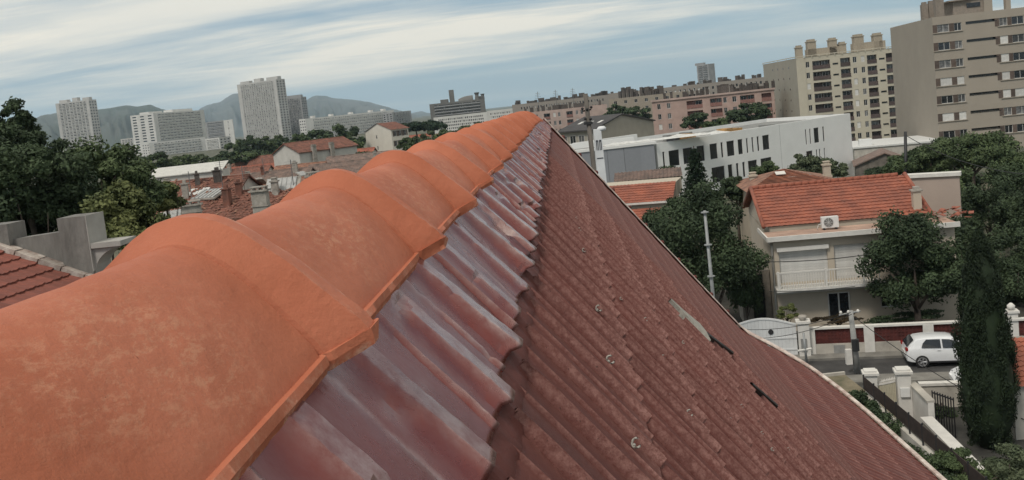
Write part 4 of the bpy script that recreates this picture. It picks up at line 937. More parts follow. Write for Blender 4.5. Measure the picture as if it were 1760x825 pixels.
# ---- right hand side
tree(1065, 192, 300, 26, 12, 'left dark tree between the gabled building and the rose flats', LF_DARK, 3000, 16, ground=-6)
tree(1098, 196, 290, 26, 13, 'right dark tree touching the left end of the rose flats', LF_DARK, 3000, 16, ground=-6)
tree(1195, 210, 215, 26, 14, 'left rounded tree in front of the rose flats', LF_DARK, 4500, 20)
tree(1230, 214, 212, 22, 10, 'low spreading tree in front of the rose flats', LF_MID, 3500, 18)
tree(1285, 198, 210, 36, 20, 'larger dark tree in front of the rose flats, before the cream tower', LF_DARK, 6500, 26)
tree(1382, 286, 82, 28, 22, 'left olive tree in front of the white modern building', LF_OLV, 8000, 26)
tree(1430, 292, 84, 30, 20, 'right olive tree in front of the white modern building', LF_OLV, 8000, 26)
tree(1212, 435, 46, 92, 112, 'big dark evergreen tree left of the house with the red roof', LF_DARK, 36000, 60, .085)
tree(1150, 385, 52, 45, 40, 'dark tree bordering the small house with orange tiles', LF_DARK, 12000, 26, .08)
tree(1278, 490, 47.5, 26, 75, 'narrow shaded tree against the side of the house with the red roof', LF_DARK, 9000, 24, .08)
tree(1572, 465, 44.2, 88, 100, 'large dark leafy tree hiding the right half of the house', LF_DARK, 30000, 54, .085, depth=.55)
tree(1600, 282, 80, 42, 30, 'light green tree in front of the large beige block, left one', LF_MID, 10000, 30)
tree(1672, 268, 76, 46, 34, 'light green tree in front of the large beige block, middle one', LF_MID, 12000, 32)
tree(1738, 290, 72, 46, 40, 'green tree at the right edge in front of the large beige block', LF_MID, 12000, 32)
tree(1700, 365, 60, 52, 55, 'dark tree right of the blank pink end wall', LF_DARK, 16000, 36, .09)
tree(1752, 330, 64, 40, 50, 'dark tree at the right edge behind the cypress', LF_DARK, 12000, 28, .09)
tree(1735, 455, 50, 52, 62, 'shaded tree between the cypress and the right edge', LF_DARK, 16000, 34, .08)
tree(1352, 537, 44.2, 18, 14, 'small light green shrub at the corner of the cream house', LF_YEL, 2500, 12, .06, name='shrub', cat='shrub')
tree(1440, 548, 44.3, 45, 9, 'low brownish hedge behind the wall with red panels', leafmat('brownish hedge leaves', (.022, .018, .010), (.060, .042, .022)), 5000, 16, .05, name='hedge', cat='hedge', depth=.25)
tree(1560, 545, 44.3, 70, 10, 'dark hedge behind the wall with red panels', LF_DARK, 6000, 20, .06, name='hedge', cat='hedge', depth=.2)
# trees further back that close the view
for i, (px, py, d, wx, hy, lm, lb) in enumerate([(1500, 268, 170, 34, 12, LF_MID, 'low bushes at the foot of the cream tower'), (1152, 305, 86, 22, 18, LF_DARK, 'bush behind the small house with orange tiles'), (1265, 330, 72, 34, 26, LF_DARK, 'dark bush left of the hipped red roof'), (1320, 300, 92, 30, 22, LF_MID, 'bush between the conifer and the olive trees'),
    (1590, 330, 70, 50, 34, LF_DARK, 'dark tree directly behind the blank pink end wall'), (1640, 330, 66, 40, 36, LF_MID, 'green tree rising at the right of the blank pink end wall'), (1560, 290, 92, 44, 26, LF_MID, 'green tree beside the dark street pole'), (1525, 300, 100, 30, 20, LF_DARK, 'tree half hidden behind the dark street pole'),
    (1640, 265, 100, 60, 36, LF_MID, 'wide tree close below the beige block windows'), (1720, 262, 96, 60, 34, LF_MID, 'wide tree below the beige block at the right edge'), (1690, 320, 80, 60, 46, LF_DARK, 'dense dark tree between beige block and cypress top'), (1755, 390, 58, 44, 70, LF_DARK, 'dense dark tree at the right edge level with the cypress top'),
    (1650, 430, 52, 40, 60, LF_DARK, 'dark tree between the leafy tree and the cypress'), (1690, 500, 48, 60, 70, LF_DARK, 'dark growth directly behind the middle of the cypress'), (1750, 520, 47, 40, 60, LF_DARK, 'dark growth behind the white gatepost at the right edge'), (1120, 470, 58, 40, 80, LF_DARK, 'dark growth behind the roof edge left of the big evergreen')]):
    tree(px, py, d, wx, hy, lb, lm, 9000, 30, cat='tree')
# conifer
def conifer(px, ytop, ybase, d, wpx, label):
    c = at(px, ytop, d); b = at(px, ybase, d); H_ = c.z - b.z; g0 = b.z; t = empty('conifer', (b.x, b.y, 0), 0, label, 'conifer tree'); rng_ = np.random.default_rng(9); W0 = wpx * d / F_PX
    C, Q = [], []
    for lv in range(13):
        q = lv / 13; z = H_ * (.05 + .93 * q); r_ = W0 * (1 - q) ** .8 + .12
        for k in range(8):
            a = k * .785 + lv * 1.1 + rng_.random() * .5; L_ = r_ * (.6 + .5 * rng_.random())
            for s in (.3, .6, .9): C.append((math.cos(a) * L_ * s, math.sin(a) * L_ * s, z - .25 * s * r_ + .12 * s * s * r_)); Q.append((r_ * .20, r_ * .20, .10))
    inst('crown', leaf_mesh('crown', C, Q, 26, .10, LF_PINE, rng_, .35), t, (0, 0, g0)); mb = MB(); mb.tube([(0, 0, -.3), (0, 0, g0 + H_)], [.16, .03], 7); mb.build('trunk', BARK, t)
conifer(1199, 250, 330, 66, 25, 'pointed conifer with drooping branches in front of the white modern building')
# cypress
c = atz(1703, 770, 0); d_ = (c - CAM).dot(FWD); top = at(1697, 394, d_)
t = empty('cypress', (c.x, c.y, 0), 0, 'tall dark column shaped cypress in front of the street at right', 'cypress tree'); rng_ = np.random.default_rng(4)
C, Q = [], []
H_ = top.z
for i in range(420):
    q = rng_.random() ** .8; z = .15 + q * (H_ - .3); pr = (min(1, .62 + q * 1.3) * (1 - q ** 2.6) ** .8) * 1.12; a = rng_.random() * 6.28; r_ = pr * (.62 + .22 * rng_.random() + .1 * math.sin(a * 5 + 1))
    C.append((math.cos(a) * r_, math.sin(a) * r_, z)); Q.append((.13, .13, .55 * (1 - .6 * q)))
inst('crown', leaf_mesh('crown', C, Q, 120, .055, LF_CYP, rng_, .35, up=1.2), t); mb = MB(); mb.tube([(0, 0, -.3), (0, 0, H_ * .9)], [.22, .04], 8); mb.build('trunk', BARK, t)
core = MB(); core.tube_z([(.35, .1), (.75, 1.0), (.78, 2.5), (.66, 4.2), (.4, H_ * .82), (.05, H_ * .95)], 12, (0, 0, 0)); core.build('inner_growth', LF_CYP, t, True)
# bushes low at right
for i, (px, py, d, wx, hy, lm, n) in enumerate([(1640, 812, 25.5, 62, 36, LF_MID, 15000), (1735, 800, 25, 60, 46, LF_OLV, 15000), (1505, 735, 30, 40, 48, LF_DARK, 10000), (1475, 700, 31, 30, 30, LF_DARK, 8000), (1560, 790, 28, 46, 30, LF_DARK, 9000), (1600, 850, 24, 60, 40, LF_DARK, 8000), (1620, 708, 33, 20, 14, LF_DARK, 2500)]):
    tree(px, py, d, wx, hy, ['soft grey green bush low at the bottom right', 'feathery bush in the bottom right corner beneath the cypress', 'dark bush beside the roof edge along the garden wall', 'dark glossy shrub just below the mossy slab', 'shaded shrub in the narrow garden below the wall', 'dark shrub at the bottom edge beside the roof', 'low plants behind the pale gatepost'][i], lm, n, 24, .045, name='bush', cat='bush', ground=0)

# ================================================================== tiled houses
OLDT = mat('old mixed clay tiles', (.215, .088, .060), .9, var=.4, scale=1.6, col2=(.075, .038, .028), dirt=.5, detail=9, bump=.01)
OLDT2 = mat('faded clay tiles', (.28, .145, .095), .9, var=.35, scale=1.8, col2=(.11, .055, .04), dirt=.4, detail=9, bump=.01)
NEWT = mat('orange red tiles', (.30, .095, .055), .85, var=.3, scale=1.2, col2=(.17, .060, .042), dirt=.3, detail=9, bump=.006)
GREYT = mat('grey brown old tiles', (.20, .135, .11), .9, var=.4, scale=1.5, col2=(.10, .08, .07), detail=9)
WALLS = [mat('white house render', (.50, .48, .44), .9, var=.1, dirt=.3, scale=.8), mat('cream house render', (.42, .36, .27), .9, var=.1, dirt=.3, scale=.8), mat('grey house render', (.30, .28, .25), .9, var=.15, dirt=.4, scale=.8)]
def tile_plane(mb, P, U, V, row=.33, colw=.28, amp=.035, step=.03, flat=False, jit=.012):
    """corner P, U along the eave, V up the slope; barrel or interlocking tiles with a step at every course"""
    P, U, V = Vector(P), Vector(U), Vector(V); nu = max(2, int(U.length / colw)); nv = max(2, int(V.length / row)); n = U.cross(V).normalized()
    if n.z < 0: n = -n
    sub = 2 if flat else 3; g = []
    for j in range(nv):
        for e, hh in ((0, step), (1, 0.0)):
            r_ = []
            for i in range(nu * sub + 1):
                u = i / (nu * sub); ph = i % sub; h = hh + (amp * (1, -.2, .2)[ph] if not flat else (amp * (1 if ph == 0 else 0)))
                h += jit * noise.noise((i * .7 / sub * 2, j * 1.7, P.x * .1))
                r_.append(P + U * u + V * ((j + (e * .999)) / nv) + n * h)
            g.append(r_)
    mb.grid(g)
def gable_house(root, w, d, ze, rise, wallm, roofm, ov=.3, flat=False, row=.33, colw=.28, ridge_c=True, z0=0, front=True):
    """ridge along x; local frame"""
    zr = ze + rise
    mb = MB(); mb.box(0, w, 0, d, z0, ze)
    mb.add([(0, 0, ze), (0, d, ze), (0, d / 2, zr), (w, 0, ze), (w, d, ze), (w, d / 2, zr)], [(0, 2, 1), (3, 4, 5)])
    mb.build('wall', wallm, root)
    k = rise / (d / 2); r1 = MB()
    tile_plane(r1, (-ov, -ov, ze - ov * k + .06), (w + 2 * ov, 0, 0), (0, d / 2 + ov, rise + ov * k), row, colw, flat=flat)
    r1.quad((-ov, d + ov, ze - ov * k + .06), (w + ov, d + ov, ze - ov * k + .06), (w + ov, d / 2, zr + .07), (-ov, d / 2, zr + .07))
    r1.quad((-ov, -ov, ze - ov * k - .06), (w + ov, -ov, ze - ov * k - .06), (w + ov, -ov, ze - ov * k + .07), (-ov, -ov, ze - ov * k + .07))
    for x in (-ov, w + ov): r1.add([(x, -ov, ze - ov * k - .06), (x, d / 2, zr - .06), (x, d + ov, ze - ov * k - .06), (x, d + ov, ze - ov * k + .07), (x, d / 2, zr + .08), (x, -ov, ze - ov * k + .07)], [(0, 1, 4, 5), (1, 2, 3, 4)])
    ro = r1.build('roof', roofm, root)
    if ridge_c: mb = MB(); mb.tube([(-ov, d / 2, zr + .07), (w + ov, d / 2, zr + .07)], .1, 6); mb.build('ridge_capping', roofm, ro)
    return ro
def chimney(parent, x, y, z0, z1, m, w=.6, d=.45, cap=True):
    mb = MB(); mb.box(x - w / 2, x + w / 2, y - d / 2, y + d / 2, z0, z1 - .1); mb.box(x - w / 2 - .07, x + w / 2 + .07, y - d / 2 - .07, y + d / 2 + .07, z0, z0 + .18)
    o = mb.build('chimney', m, parent)
    mb = MB(); mb.box(x - w / 2 - .08, x + w / 2 + .08, y - d / 2 - .08, y + d / 2 + .08, z1 - .1, z1); mb.box(x - w / 2 + .05, x + w / 2 - .05, y - d / 2 + .05, y + d / 2 - .05, z1, z1 + .16); mb.box(x - w / 2, x + w / 2, y - d / 2, y + d / 2, z1 + .16, z1 + .22); mb.build('chimney_cap', m, o); return o
CHM = mat('stained chimney render', (.36, .33, .29), .92, var=.25, scale=3, dirt=.6, bump=.01)
def rowhouse(px, d, wpx, ze, dep, rise, rz, wallm, roofm, label, group, chim=0, sky_=0, flat=False):
    p = at(px, 300, d); t = empty('tiled_house', (p.x, p.y, 0), YAW + rz, label, 'house', group); w = wpx * d / F_PX
    ro = gable_house(t, w, dep, ze, rise, wallm, roofm, row=.36 if d < 120 else .5, colw=.3 if d < 120 else .5)
    for k in range(chim): chimney(ro, w * rngt.uniform(.15, .85), dep * rngt.uniform(.3, .48), ze + rise * .5, ze + rise + rngt.uniform(.6, 1.2), CHM, rngt.uniform(.4, .55), .4)
    if sky_:
        k = rise / (dep / 2)
        y0 = dep * .12; x0 = w * .4; n = 5; pw = .42
        pm = MB().box(.02, pw - .02, 0, 1.7, 0, .05).mesh('roof_panel', ROLLER)
        for i in range(n): inst('roof_panel', pm, ro, (x0 + i * pw, y0, ze + y0 * k + .16), (math.atan(k), 0, 0))
    for i in range(int(w / 3)): window(t, 1 + 3 * i, 1.9 + 3 * i, ze - 1.9, ze - .7, -.05, name='window')
    return t
rown = ['nearest', 'second', 'third', 'fourth', 'fifth', 'sixth', 'seventh', 'farthest']
GRP = 'old tiled houses crowding the left middle ground'
for r_, (d, zlo, zhi, x0, x1) in enumerate([(62, 7.2, 7.9, 236, 560), (76, 6.8, 7.6, 225, 600), (93, 6.2, 7.0, 225, 640), (116, 5.6, 6.4, 230, 600), (146, 4.6, 5.6, 235, 560), (190, 4.2, 5.2, 360, 560), (255, 3.2, 4.2, 330, 520), (340, 3.5, 5, 660, 860)]):
    px = x0; i = 0
    while px < x1 and i < 12:
        w = rngt.uniform(8, 13) if d < 150 else rngt.uniform(10, 20); wp = w * F_PX / d
        wi = rngt.choice([0, 0, 1, 2]); rm = rngt.choice([OLDT, OLDT, OLDT2, GREYT]) if d < 150 else rngt.choice([OLDT, OLDT2, NEWT])
        ch = rngt.choice([0, 1, 1]) if d < 130 else 0
        lb = '%s house, %s tile roof%s, %s from left in %s row of old roofs' % (['white', 'cream', 'grey'][wi], {OLDT: 'dark', OLDT2: 'faded', GREYT: 'brownish', NEWT: 'red'}[rm], ' with chimney' if ch else '', ords[i], rown[r_])
        rowhouse(px + wp * .02, d + rngt.uniform(-3, 3), wp * .96, rngt.uniform(zlo, zhi), rngt.uniform(7, 10), rngt.uniform(1.3, 2.2), rngt.uniform(-.22, .22), WALLS[wi], rm, lb, GRP, ch, (r_ == 1 and i == 1) or (r_ == 1 and i == 0))
        px += wp * rngt.uniform(1.0, 1.12); i += 1
# long white roof and bright gable
t = empty('long_shed', at(250, 300, 105).xy.to_3d(), YAW + R(8), 'long low shed with a pale white roof left of the old tiled houses', 'shed'); w = 128 * 105 / F_PX
p = at(245, 303, 105); q = at(378, 288, 112)
MB().box(0, w, 0, 5, 0, p.z - .3).build('wall', WALLS[0], t); MB().add([(-.2, -.2, p.z - .35), (w, -.2, p.z - .35), (w, 5.2, p.z + .5), (-.2, 5.2, p.z + .5), (-.2, -.2, p.z - .25), (w, -.2, p.z - .25), (w, 5.2, p.z + .6), (-.2, 5.2, p.z + .6)], [(4, 5, 6, 7), (0, 1, 5, 4), (0, 4, 7, 3), (1, 2, 6, 5)]).build('roof', mat('pale sheet roof', (.55, .54, .50), .7, var=.1, dirt=.3), t)
# big chimneys standing up in front of the old roofs
for px, yt, yb, d, wd, lb in [(445, 322, 378, 58, .95, 'large weathered chimney in the middle of the old roofs'), (537, 297, 350, 62, .85, 'stained chimney close to the left flank of the second ridge collar'), (327, 347, 372, 60, 1.2, 'squat dark capped chimney above the first ridge collar'), (406, 307, 324, 84, .7, 'small white chimney on the old roofs'), (884, 0, 0, 0, 0, '')][:4]:
    a = at(px, yt, d); b = at(px, yb, d); t = empty('chimney_stack', (a.x, a.y, b.z - .6), YAW + rngt.uniform(-.3, .3), lb, 'chimney'); H_ = a.z - b.z + .6
    mb = MB(); mb.box(-wd / 2, wd / 2, -.3, .3, 0, H_ - .25); mb.box(-wd / 2 - .12, wd / 2 + .12, -.42, .42, .45, .62); mb.box(-wd / 2 - .06, wd / 2 + .06, -.36, .36, H_ * .55, H_ * .55 + .07); mb.build('shaft', CHM, t)
    MB().box(-wd / 2 - .12, wd / 2 + .12, -.42, .42, H_ - .25, H_ - .15).box(-wd / 2 - .02, wd / 2 + .02, -.32, .32, H_, H_ + .07).build('cap', CHM, t)
    mb = MB(); 
    for x in (-wd / 2 + .08, 0, wd / 2 - .08):
        for y in (-.24, .24): mb.box(x - .06, x + .06, y - .05, y + .05, H_ - .15, H_)
    mb.build('cap_posts', CHM, t, kind='stuff')
# house with pale gable and broad red roof
a = at(514, 262, 165); t = empty('house', (a.x, a.y, 0), YAW + R(48), 'house with whitish gable end and broad red roof before the tower belt trees', 'house')
gable_house(t, 13, 8.0, a.z, 1.7, WALLS[0], OLDT, row=.5, colw=.45)
for k in range(2): chimney(t, 3 + 4 * k, -.3, a.z - 2, a.z + .9, CHM, .8, .6)
# white three storey house with red roof
a = at(672, 226, 285); b = at(696, 222, 292); l_ = at(612, 228, 300)
t = empty('house', (a.x, a.y, 0), YAW + R(42), 'white three storey house with red roof standing clear of the trees', 'house')
w, d = 6.5, 14.0; ze = 9.4; rise = 2.2
wl = mat('warm white render', (.60, .56, .49), .9, var=.06, dirt=.12, scale=.5)  # brighter, warmer white than the other house walls
fr = [(1.0, 1.9, 7.2, 8.9), (2.8, 3.7, 7.2, 8.9), (4.7, 5.6, 7.2, 8.9), (1.0, 1.9, 4.2, 5.9), (2.8, 3.7, 4.2, 5.9), (4.7, 5.6, 4.2, 5.9)]
mb = MB(); cells(mb, w, ze, fr, .2); sd = [(5.6, 6.3, 6.9, 8.0), (5.6, 6.3, 3.4, 4.6)]
FS = lambda x, y, z: (y, d - x, z)
cells(mb, d, ze, sd, .2, FS); mb.add([(0, 0, ze), (0, d, ze), (0, d / 2, ze + rise)], [(0, 1, 2)]); mb.quad((w, 0, 0), (w, d, 0), (w, d, ze), (w, 0, ze)); mb.add([(w, 0, ze), (w, d, ze), (w, d / 2, ze + rise)], [(0, 1, 2)]); mb.build('wall', wl, t)
for r_ in fr: window(t, *r_, .12); [inst('shutter', MB().box(0, .45, -.05, -.01, 0, 1.7).mesh('shutter', SHUT), t, (x, 0, r_[2])) for x in (r_[0] - .47, r_[1] + .02)]
for r_ in sd: window(t, *r_, 0, F=lambda x, y, z: FS(r_[1], .15, z), rz=R(90))
r1 = MB(); k = rise / (d / 2); tile_plane(r1, (-.3, -.5, ze - .5 * k + .05), (w + .6, 0, 0), (0, d / 2 + .5, rise + .5 * k), .5, .4); r1.quad((-.3, d + .4, ze - .4 * k), (w + .3, d + .4, ze - .4 * k), (w + .3, d / 2, ze + rise + .05), (-.3, d / 2, ze + rise + .05)); r1.build('roof', OLDT, t)

# ---- neighbour's parapet and roof at left
YN = 14.0
CG = mat('grey stained concrete', (.20, .19, .175), .92, var=.25, scale=2.5, dirt=.7, bump=.012, streak=(2, 2, .5)); CG2 = mat('pale lime render', (.36, .345, .32), .9, var=.1)
def pl(px, py, y=YN): r = ray(px, py); p = CAM + r * (y / r.y); return p
o0 = pl(97, 400); t = empty('neighbour_house', (o0.x, o0.y, 0), 0, 'neighbouring house with grey stepped parapet and red tiles, lower left edge', 'house')
def lp(px, py, y=YN): p = pl(px, py, y) - Vector((o0.x, o0.y, 0)); return p.x, p.z
x0, z0 = lp(97, 376); x1, _ = lp(146, 372); zb = lp(120, 470)[1]
MB().box(x0, x1, 0, .55, zb - 3, z0).build('parapet_pillar', CG, t); MB().box(x1, x1 + .012, -.01, .56, zb, z0 + .004).build('pillar_render', CG2, t)
xa, za = lp(15, 410); xb, zb2 = lp(100, 400); MB().add([(xa - .02, .1, zb - 3), (x0, .1, zb - 3), (x0, .1, zb2), (xa - .02, .1, za - .03), (xa - .02, .4, zb - 3), (x0, .4, zb - 3), (x0, .4, zb2), (xa - .02, .4, za - .03)], [(0, 1, 2, 3), (3, 2, 6, 7), (4, 7, 6, 5)]).build('parapet_wall', CG, t)
xc = lp(-60, 388)[0]; MB().box(xc, xa, 0, .5, zb - 3, lp(5, 386)[1]).build('parapet_pillar', CG, t)
xe_, zc_ = lp(203, 414); mb = MB(); n = 10
for i in range(n):
    q0, q1 = i / n, (i + 1) / n; f_ = lambda q: (x1 + (xe_ - x1) * q, zc_ - .10 - .42 * (1 - math.sqrt(max(0, 1 - (1 - q) ** 2))))
    (u0, v0), (u1_, v1) = f_(q0), f_(q1); mb.add([(u0, .05, v0), (u1_, .05, v1), (u1_, .05, zc_ - .08), (u0, .05, zc_ - .08), (u0, .5, v0), (u1_, .5, v1), (u1_, .5, zc_ - .08), (u0, .5, zc_ - .08)], [(0, 1, 2, 3), (4, 7, 6, 5), (0, 4, 5, 1)])
mb.box(x1 + .013, xe_ + .03, .0, .55, zc_ - .08, zc_); mb.build('corbel', CG2, t)
A_ = pl(0, 428) - Vector((o0.x, o0.y, 0)); B_ = pl(135, 474) - Vector((o0.x, o0.y, 0)); D_ = (B_ - A_); D_.y = 0; dn = D_.normalized(); S0 = A_ - dn * 1.2; SL_ = D_.length + 3.0
nn = Vector((-dn.z, 0, dn.x)); 
if nn.z < 0: nn = -nn
ro = MB().add([S0 - nn * .06, S0 + dn * SL_ - nn * .06, S0 + dn * SL_ - nn * .06 + Vector((0, -7, 0)), S0 - nn * .06 + Vector((0, -7, 0)), S0 - nn * .2, S0 + dn * SL_ - nn * .2, S0 + dn * SL_ - nn * .2 + Vector((0, -7, 0)), S0 - nn * .2 + Vector((0, -7, 0))], [(0, 1, 2, 3), (4, 7, 6, 5), (0, 4, 5, 1), (2, 6, 7, 3)]).build('roof', mat('roof deck', (.07, .03, .025)), t)
TN = mat('red mechanical tiles', (.20, .062, .042), .85, var=.35, scale=2.5, col2=(.13, .045, .035), dirt=.4, obj_var=.22, bump=.004)
tw, te = .24, .27; mb = MB(); g = []
for j, (b, h) in enumerate([(0, .0), (.5, .014), (1.0, .028), (1.001, .0)]):
    g.append([(dn * (b * te) + nn * (h + (.016 if i in (0, 1) else 0) + (.006 if i == 4 else 0)) + Vector((0, -tw * i / 6, 0)))[:] for i in range(7)])
mb.grid(g); tm = mb.mesh('roof_tile', TN)
for c_ in range(26):
    for r_ in range(int(SL_ / te)):
        if c_ < 21 and r_ < 17: p = S0 + dn * (r_ * te) + Vector((0, -.12 - c_ * tw, 0)); inst('roof_tile', tm, ro, p + nn * random.uniform(-.003, .004))
vm = mat('pale verge stones', (.42, .38, .34), .9, var=.4, scale=6, col2=(.14, .07, .05), obj_var=.3, bump=.01); vs = MB().box(0, .36, -.16, .16, -.02, .09).mesh('verge_stone', vm)
ang_ = math.atan2(-dn.z, dn.x)
for i in range(int(SL_ / .38)): inst('verge_stone', vs, ro, S0 + dn * (i * .38) + nn * random.uniform(0, .012) + Vector((0, .02, 0)), (random.uniform(-.03, .03), ang_, 0))
MB().box(S0.x, S0.x + dn.x * SL_, -6.5, .3, -o0.z * 0, S0.z + dn.z * SL_ - .25).build('wall', CG, t)
# ================================================================== street and houses at right
ASPH = mat('worn asphalt', (.055, .053, .052), .9, var=.3, scale=1.2, bump=.004, bscale=60, dirt=.3)
CREAMW = mat('cream house front', (.46, .40, .32), .9, var=.06, scale=.8, dirt=.12, bump=.004)
WTRIM = mat('white trim', (.62, .60, .56), .8, var=.08, dirt=.15)
PALEW = mat('aged pale wall', (.45, .42, .37), .9, var=.15, dirt=.5, scale=1.4, bump=.006)
REDP = mat('dark red infill brick', (.10, .022, .018), .85, var=.3, scale=3, bump=.01)
STEEL = mat('galvanised pole', (.30, .31, .31), .6, metal=.3, var=.15)
CONP = mat('concrete pole', (.30, .30, .29), .9, var=.15, dirt=.2)
IRON = mat('black ironwork', (.02, .02, .022), .6)
def frame_at(px, py, z=0.0, name='x', label=None, cat=None, rz=0, group=None):
    p = atz(px, py, z); return empty(name, (p.x, p.y, 0), YAW + rz, label, cat, group), p
def loc(t, px, py, z=0):
    p = atz(px, py, z) - t.location; c, s = math.cos(-t.rotation_euler.z), math.sin(-t.rotation_euler.z); return p.x * c - p.y * s, p.x * s + p.y * c
# road runs across the view; frame aligned with the wall
wa, wb = atz(1395, 613), atz(1634, 604); RA = math.atan2(wb.y - wa.y, wb.x - wa.x)
base = Matrix.Translation((wa.x, wa.y, 0)) @ Matrix.Rotation(RA, 4, 'Z')
def W(x, y, z=0): return base @ Vector((x, y, z))
def sframe(name, x, y, label=None, cat=None, rz=0, group=None, z=0): return empty(name, W(x, y, z), RA + rz, label, cat, group)
def inv(px, py, z=0): return base.inverted() @ atz(px, py, z)
ry = inv(1480, 648)[1]; ROADN = -ry                        # how far the road reaches towards the camera
def slab(name, m, x0, x1, y0, y1, z0, z1): 
    mb = MB(); mb.box(x0, x1, y0, y1, z0, z1, base); return mb.build(name, m, None, kind='structure')
slab('road', ASPH, -30, 60, -ROADN, -.75, -.2, .012)
slab('pavement', mat('pale pavement', (.20, .19, .17), .9, var=.2, scale=2), -30, 60, -.75, .3, -.2, .12)
slab('near_pavement', mat('pale pavement', (.2, .19, .17)), -30, 60, -ROADN - 1.0, -ROADN, -.2, .11)
slab('garden_soil', mat('dark garden soil', (.035, .032, .024), .95, var=.5, scale=1, bump=.03), -30, 60, .3, 16, -.2, .03)
slab('yard', mat('dark yard', (.05, .048, .042), .95, var=.4, scale=1, bump=.02), -30, 60, -ROADN - 22, -ROADN - 1.0, -.2, .05)
# --- street wall with red infill panels
x1 = inv(1640, 604)[0] + 10
t = sframe('street_wall', 0, 0, 'low pale street wall with dark red recessed panels behind the parked white car', 'wall')
Hh = 1.36
n = 7; xs = [0, inv(1497, 611)[0], inv(1599, 607)[0]]; step = xs[2] - xs[1]; xs = [0] + [xs[1] + step * i for i in range(5)]
MB().box(0, xs[-1], 0, .22, 0, .56).build('base_wall', PALEW, t)
MB().box(-.02, xs[-1], -.03, .25, Hh - .09, Hh).build('coping', WTRIM, t)
for i, x in enumerate(xs): MB().box(x - .22, x + .22, -.04, .26, 0, Hh - .09).build('pier', WTRIM, t)
for a, b in zip(xs, xs[1:]):
    MB().box(a + .22, b - .22, .10, .17, .56, Hh - .09).build('infill_panel', REDP, t)
    m_ = MB()
    for i in range(int((b - a - .44) / .16)): m_.box(a + .24 + i * .16, a + .30 + i * .16, .07, .10, .58, Hh - .1)
    for k in range(4): m_.box(a + .22, b - .22, .075, .098, .66 + k * .15, .69 + k * .15)
    m_.build('lattice', REDP, t, kind='stuff')
MB().box(1.0, 1.5, -.02, .0, .1, .5).build('meter_hatch', mat('grey hatch', (.25, .25, .24), .7), t)
# gate pillar with pot
t = sframe('gate_pillar', -.28, -.1, 'white gate pillar topped by a small pot, between white gate and street wall', 'pillar')
MB().box(-.25, .25, -.2, .3, 0, 1.65).build('shaft', WTRIM, t); MB().box(-.32, .32, -.27, .37, 1.65, 1.76).build('cap', WTRIM, t); MB().lathe([(.10, 1.76), (.17, 1.84), (.20, 1.95), (.15, 2.0)], 12).build('pot', CHM, t, True)
MB().box(-.16, .1, -.24, -.2, .35, .95).build('letter_box', mat('grey hatch', (.25, .25, .24)), t)
# white gate, arched top, vertical boards
xg0, xg1 = inv(1258, 617)[0], inv(1372, 613)[0]; wg = xg1 - xg0
t = sframe('white_gate', xg0, .02, 'wide white driveway gate with arched top and a small dark porthole', 'gate')
GW = mat('white gate paint', (.62, .63, .63), .5, var=.05); nb = 18
zt = lambda x: 1.55 + .32 * math.sin(math.pi * min(1, max(0, x / wg))) ** 1.2
for i in range(nb):
    a, b = wg * i / nb + .0025, wg * (i + 1) / nb - .0025; MB().add([(a, 0, .08), (b, 0, .08), (b, 0, zt(b)), (a, 0, zt(a)), (a, .04, .08), (b, .04, .08), (b, .04, zt(b)), (a, .04, zt(a))], [(0, 1, 2, 3), (5, 4, 7, 6), (3, 2, 6, 7), (0, 3, 7, 4), (1, 5, 6, 2)]).build('board', GW, t)
for z in (.35, .9): MB().box(0, wg, -.03, 0, z, z + .07).build('rail', GW, t)
mb = MB(); rows = [[(wg * i / 24, y, zt(wg * i / 24) + z) for (y, z) in ((-.03, -.03), (-.03, .05), (.07, .05), (.07, -.03))] for i in range(25)]; mb.grid(rows).build('top_rail', GW, t)
mb = MB(); mb.tube([(wg * .62, -.04, 1.25), (wg * .62, .01, 1.25)], .12, 14); mb.build('porthole', IRON, t)
# --- the cream house with the red roof
A = (1328, 412, 46.6); B = (1640, 384, 45.4)
f = Fac(A, B, 0, 'villa', 'cream two storey house with red tiled roof, white balcony and air conditioner', 'house'); w = f.w; h = f.h
V6 = lambda c, r_: f.uv(1250 + c / 2.427, 250 + r_ / 2.427)
wins = []
zs = V6(205, 588)[1]                                       # balcony slab level
l0 = (V6(216, 470)[0], V6(420, 470)[0], V6(300, 492)[1], V6(300, 428)[1]); l0 = (l0[0], l0[1], zs + .12, l0[3])
l1 = (V6(447, 470)[0], V6(600, 470)[0], zs + .12, l0[3])
d0 = (V6(420, 650)[0], V6(515, 650)[0], .25, V6(465, 612)[1])
d1 = (V6(640, 640)[0], V6(720, 640)[0], .9, d0[3])
body = MB(); cells(body, w, h, [l0, l1, d0, d1], .25); dep = 7.5
body.quad((0, dep, 0), (0, 0, 0), (0, 0, h), (0, dep, h)); body.quad((w, 0, 0), (w, dep, 0), (w, dep, h), (w, 0, h)); body.build('wall', CREAMW, f.root)
for l in (l0, l1):
    nsl = 12; sm = MB().box(0, l[1] - l[0], .14, .165, .006, (l[3] - l[2]) / nsl).mesh('shutter_slat', ROLLER)
    bx = MB().box(l[0], l[1], .19, .22, l[2], l[3]).build('shutter_backing', WTRIM, f.root)
    for i in range(nsl): inst('shutter_slat', sm, bx, (l[0], 0, l[2] + i * (l[3] - l[2]) / nsl))
MB().box(l0[0] - .1, l0[1] + .05, -.16, -.005, l0[3] - .1, l0[3] + .1).build('awning_box', WTRIM, f.root)
window(f.root, *d0, .12, mull=1, fw=.08); window(f.root, *d1, .12, mull=1, fw=.06)
xr = V6(640, 560)[0]
MB().box(-.12, xr, -1.0, -.003, zs - .12, zs + .03).build('balcony_slab', WTRIM, f.root)
MB().box(-.05, w, -.05, -.004, zs - .42, zs - .13).build('string_course', WTRIM, f.root)
